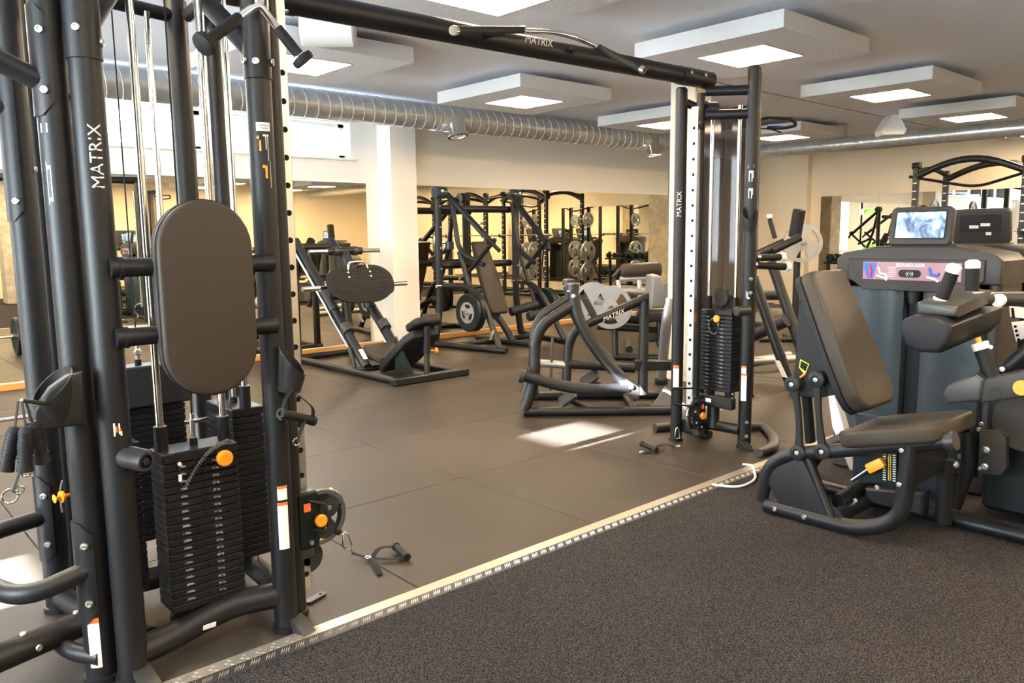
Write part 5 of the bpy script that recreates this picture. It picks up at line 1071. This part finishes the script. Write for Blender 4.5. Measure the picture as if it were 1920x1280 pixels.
# ================================================================== RACKS AND DUMBBELLS BY THE END WALL
def rack(y0, y1, label, x0=11.85, x1=12.95, h=2.22):
    t = thing('power_rack', label, 'power rack', (x0, (y0+y1)/2, 0), 'arched power racks by the end wall')
    for x in (x0, x1):
        for y in (y0, y1):
            b = MB(); b.box((x, y, h/2), (.075, .075, h), None, .01); o = part('upright', b, 'frame', t)
            b = MB()
            for k in range(16): b.box((x-.038, y, .35+k*.11), (.002, .05, .016))
            part('slot_mark', b, 'letter', o, kind='stuff')
    for x in (x0, x1):
        pts = [V3((x, y0+(y1-y0)*k/12, h-.13+.20*math.sin(math.pi*k/12))) for k in range(13)]; b = MB(); b.tube(pts, .045, 12); part('arch', b, 'frame', t)
        b = MB(); b.tube([(x, y0, .05), (x, y1, .05)], .035, 12); part('base_tube', b, 'frame', t)
    for y in (y0, y1):
        b = MB(); b.tube([(x0, y, .05), (x1, y, .05)], .035, 12); part('base_tube', b, 'frame', t); b = MB(); b.tube([(x0, y, h-.06), ((x0+x1)/2, y, h+.02), (x1, y, h-.06)], .035, 12, fil=.3); part('side_rail', b, 'frame', t)
        b = MB(); b.lathe([(.02, -.06), (.05, -.05), (.05, .05), (.02, .06)], (x0, y, h+.02), Y_, 16); part('top_pulley', b, 'frame', t)
        b = MB(); b.tube([(x0-.04, y, 1.3), (x0-.14, y, 1.3), (x0-.14, y, 1.36)], .018, 8); part('bar_hook', b, 'gunmetal', t)
        for z in (.5, .95, 1.65):
            b = MB(); b.cyl((x1+.03, y, z), (x1+.03, y+(.22 if y == max(y0, y1) else -.22), z), .022, 12); part('plate_peg', b, 'chrome', t)
    b = MB(); b.tube([(x0, y0+.1, h-.12), (x0+.3, (y0+y1)/2, h-.3), (x0, y1-.1, h-.12)], .02, 8, fil=.2)
    part('chin_bar', b, 'frame', t)
    return t
racks = [rack(4.65, 3.30, 'arched power rack beside the leg curl screen'), rack(2.7, 1.35, 'arched power rack, second from the corner by the end wall'), rack(.7, -.65, 'arched power rack, last in the row from the corner')]
def barbell(loc, d, label, plates):
    d = V3(d).normalized(); c = V3(loc); t = thing('barbell', label, 'barbell', tuple(c)); b = MB(); b.cyl(c-d*.73, c+d*.73, .014, 12); part('bar', b, 'chrome', t)
    for s in (-1, 1): b = MB(); b.cyl(c+d*s*.73, c+d*s*.95, .025, 14); part('sleeve', b, 'chrome', t); b = MB(); b.cyl(c+d*s*.72, c+d*s*.75, .036, 14); part('collar', b, 'chrome', t)
    return t
barbell((11.765, 3.975, 1.333), (0, 1, 0), 'chrome barbell resting on hooks of the rack beside the screen', 0)
barbell((11.765, 2.025, 1.333), (0, 1, 0), 'chrome barbell resting on hooks of the second rack from the corner', 0)
GR = 'plates stored on the racks'
for y, n in ((4.80, 'first'), (3.13, 'first'), (2.87, 'second')):
    for z, w in ((.5, 'low'), (.95, 'middle'), (1.65, 'high')):
        disc_plate((12.98, y, z), (-.0, 1 if y > 4 else -1, 0), 'grey three-grip plate on %s peg of the %s rack' % (w, n) if y != 3.13 else 'grey three-grip plate on %s inner peg of the first rack' % w, GR, .225 if z < 1.5 else .16, .04, 'tri')
dr = thing('dumbbell_rack', 'two-tier black dumbbell rack along the end wall mirror', 'rack', (13.35, 5.6, 0))
for y in (5.02, 6.68):
    tubes(dr, [([(13.1, y, .03), (13.6, y, .03)], .03, 0, 'foot'), ([(13.5, y, .03), (13.45, y, .95)], .035, 0, 'post')])
for z, x in ((.42, 13.25), (.80, 13.38)):
    for dx in (-.08, .08): tubes(dr, [([(x+dx, 5.02, z), (x+dx, 6.68, z)], .018, 0, 'shelf_rail')])
def dumbbell(c, ax, r, label, first={}):
    k = round(r, 3)
    if k not in first:
        t = thing('dumbbell', label, 'dumbbell', tuple(c), 'dumbbells on the end wall rack'); first[k] = t; c = V3(c); ax = V3(ax)
        b = MB(); b.cyl(c-ax*.07, c+ax*.07, .016, 10); part('handle', b, 'chrome', t)
        for s in (-1, 1): b = MB(); b.lathe([(.02, 0), (r-.006, .002), (r, .012), (r, .08), (r-.01, .092), (r*.5, .094), (r*.45, .088), (0, .088)], c+ax*s*.06, ax*s, 18); part('head', b, 'black', t)
    else: dup(first[k], tuple(c), 0, label)
for j, (z, x, w) in enumerate(((.42, 13.25, 'lower'), (.80, 13.38, 'upper'))):
    for k in range(9):
        r = (.055, .06, .065, .07)[min(3, k//2)] if j else (.07, .075, .08)[min(2, k//3)]
        dumbbell((x, 5.15+k*.175, z+.0185+r), (1, 0, .0), r, 'black dumbbell on the %s tier of the end wall rack' % w)
# ================================================================== ITEMS SEEN ONLY IN THE MIRROR
barbell((1.1, 5.85, .225), (1, 0, 0), 'loaded barbell lying on the rubber floor near the mirror', 1)
disc_plate((1.885, 5.85, .225), (1, 0, 0), 'black plate on the inner end of the floor barbell', 'floor barbell plates'); disc_plate((.315, 5.85, .225), (-1, 0, 0), 'black plate on the far end of the floor barbell', 'floor barbell plates')
def treadmill(x, y, rz, label):
    t = thing('treadmill', label, 'treadmill', (x, y, 0), 'treadmills at the front wall')
    b = MB(); b.box((x, y, .1), (.8, 1.9, .14), None, .03); part('deck', b, 'tower', t); b = MB(); b.box((x, y-.1, .175), (.52, 1.6, .012)); part('belt', b, 'rubber', t)
    for s in (-1, 1): tubes(t, [([(x+s*.38, y-.75, .15), (x+s*.36, y-.62, 1.2), (x+s*.36, y-.15, 1.12)], .035, .12, 'handrail')])
    b = MB(); b.prism(rrect(.75, .5, .06), (x, y-.68, 1.32), X_, V3((0, -.3, .95)), .07, .01, 2); o = part('console', b, 'tower', t)
    b = MB(); b.prism(rrect(.34, .22, .01), (x, y-.62, 1.36), -X_, V3((0, -.3, .95)), .004); part('screen', b, 'screen', o)
    return t
t0 = treadmill(2.2, -3.6, 0, 'treadmill facing the front wall beside the near column')
for x, w in ((4.9, 'just past the near column'), (6.2, 'midway along the front wall'), (7.5, 'before the far column')): dup(t0, (x, -3.6, 0), 0, 'treadmill facing the front wall '+w)
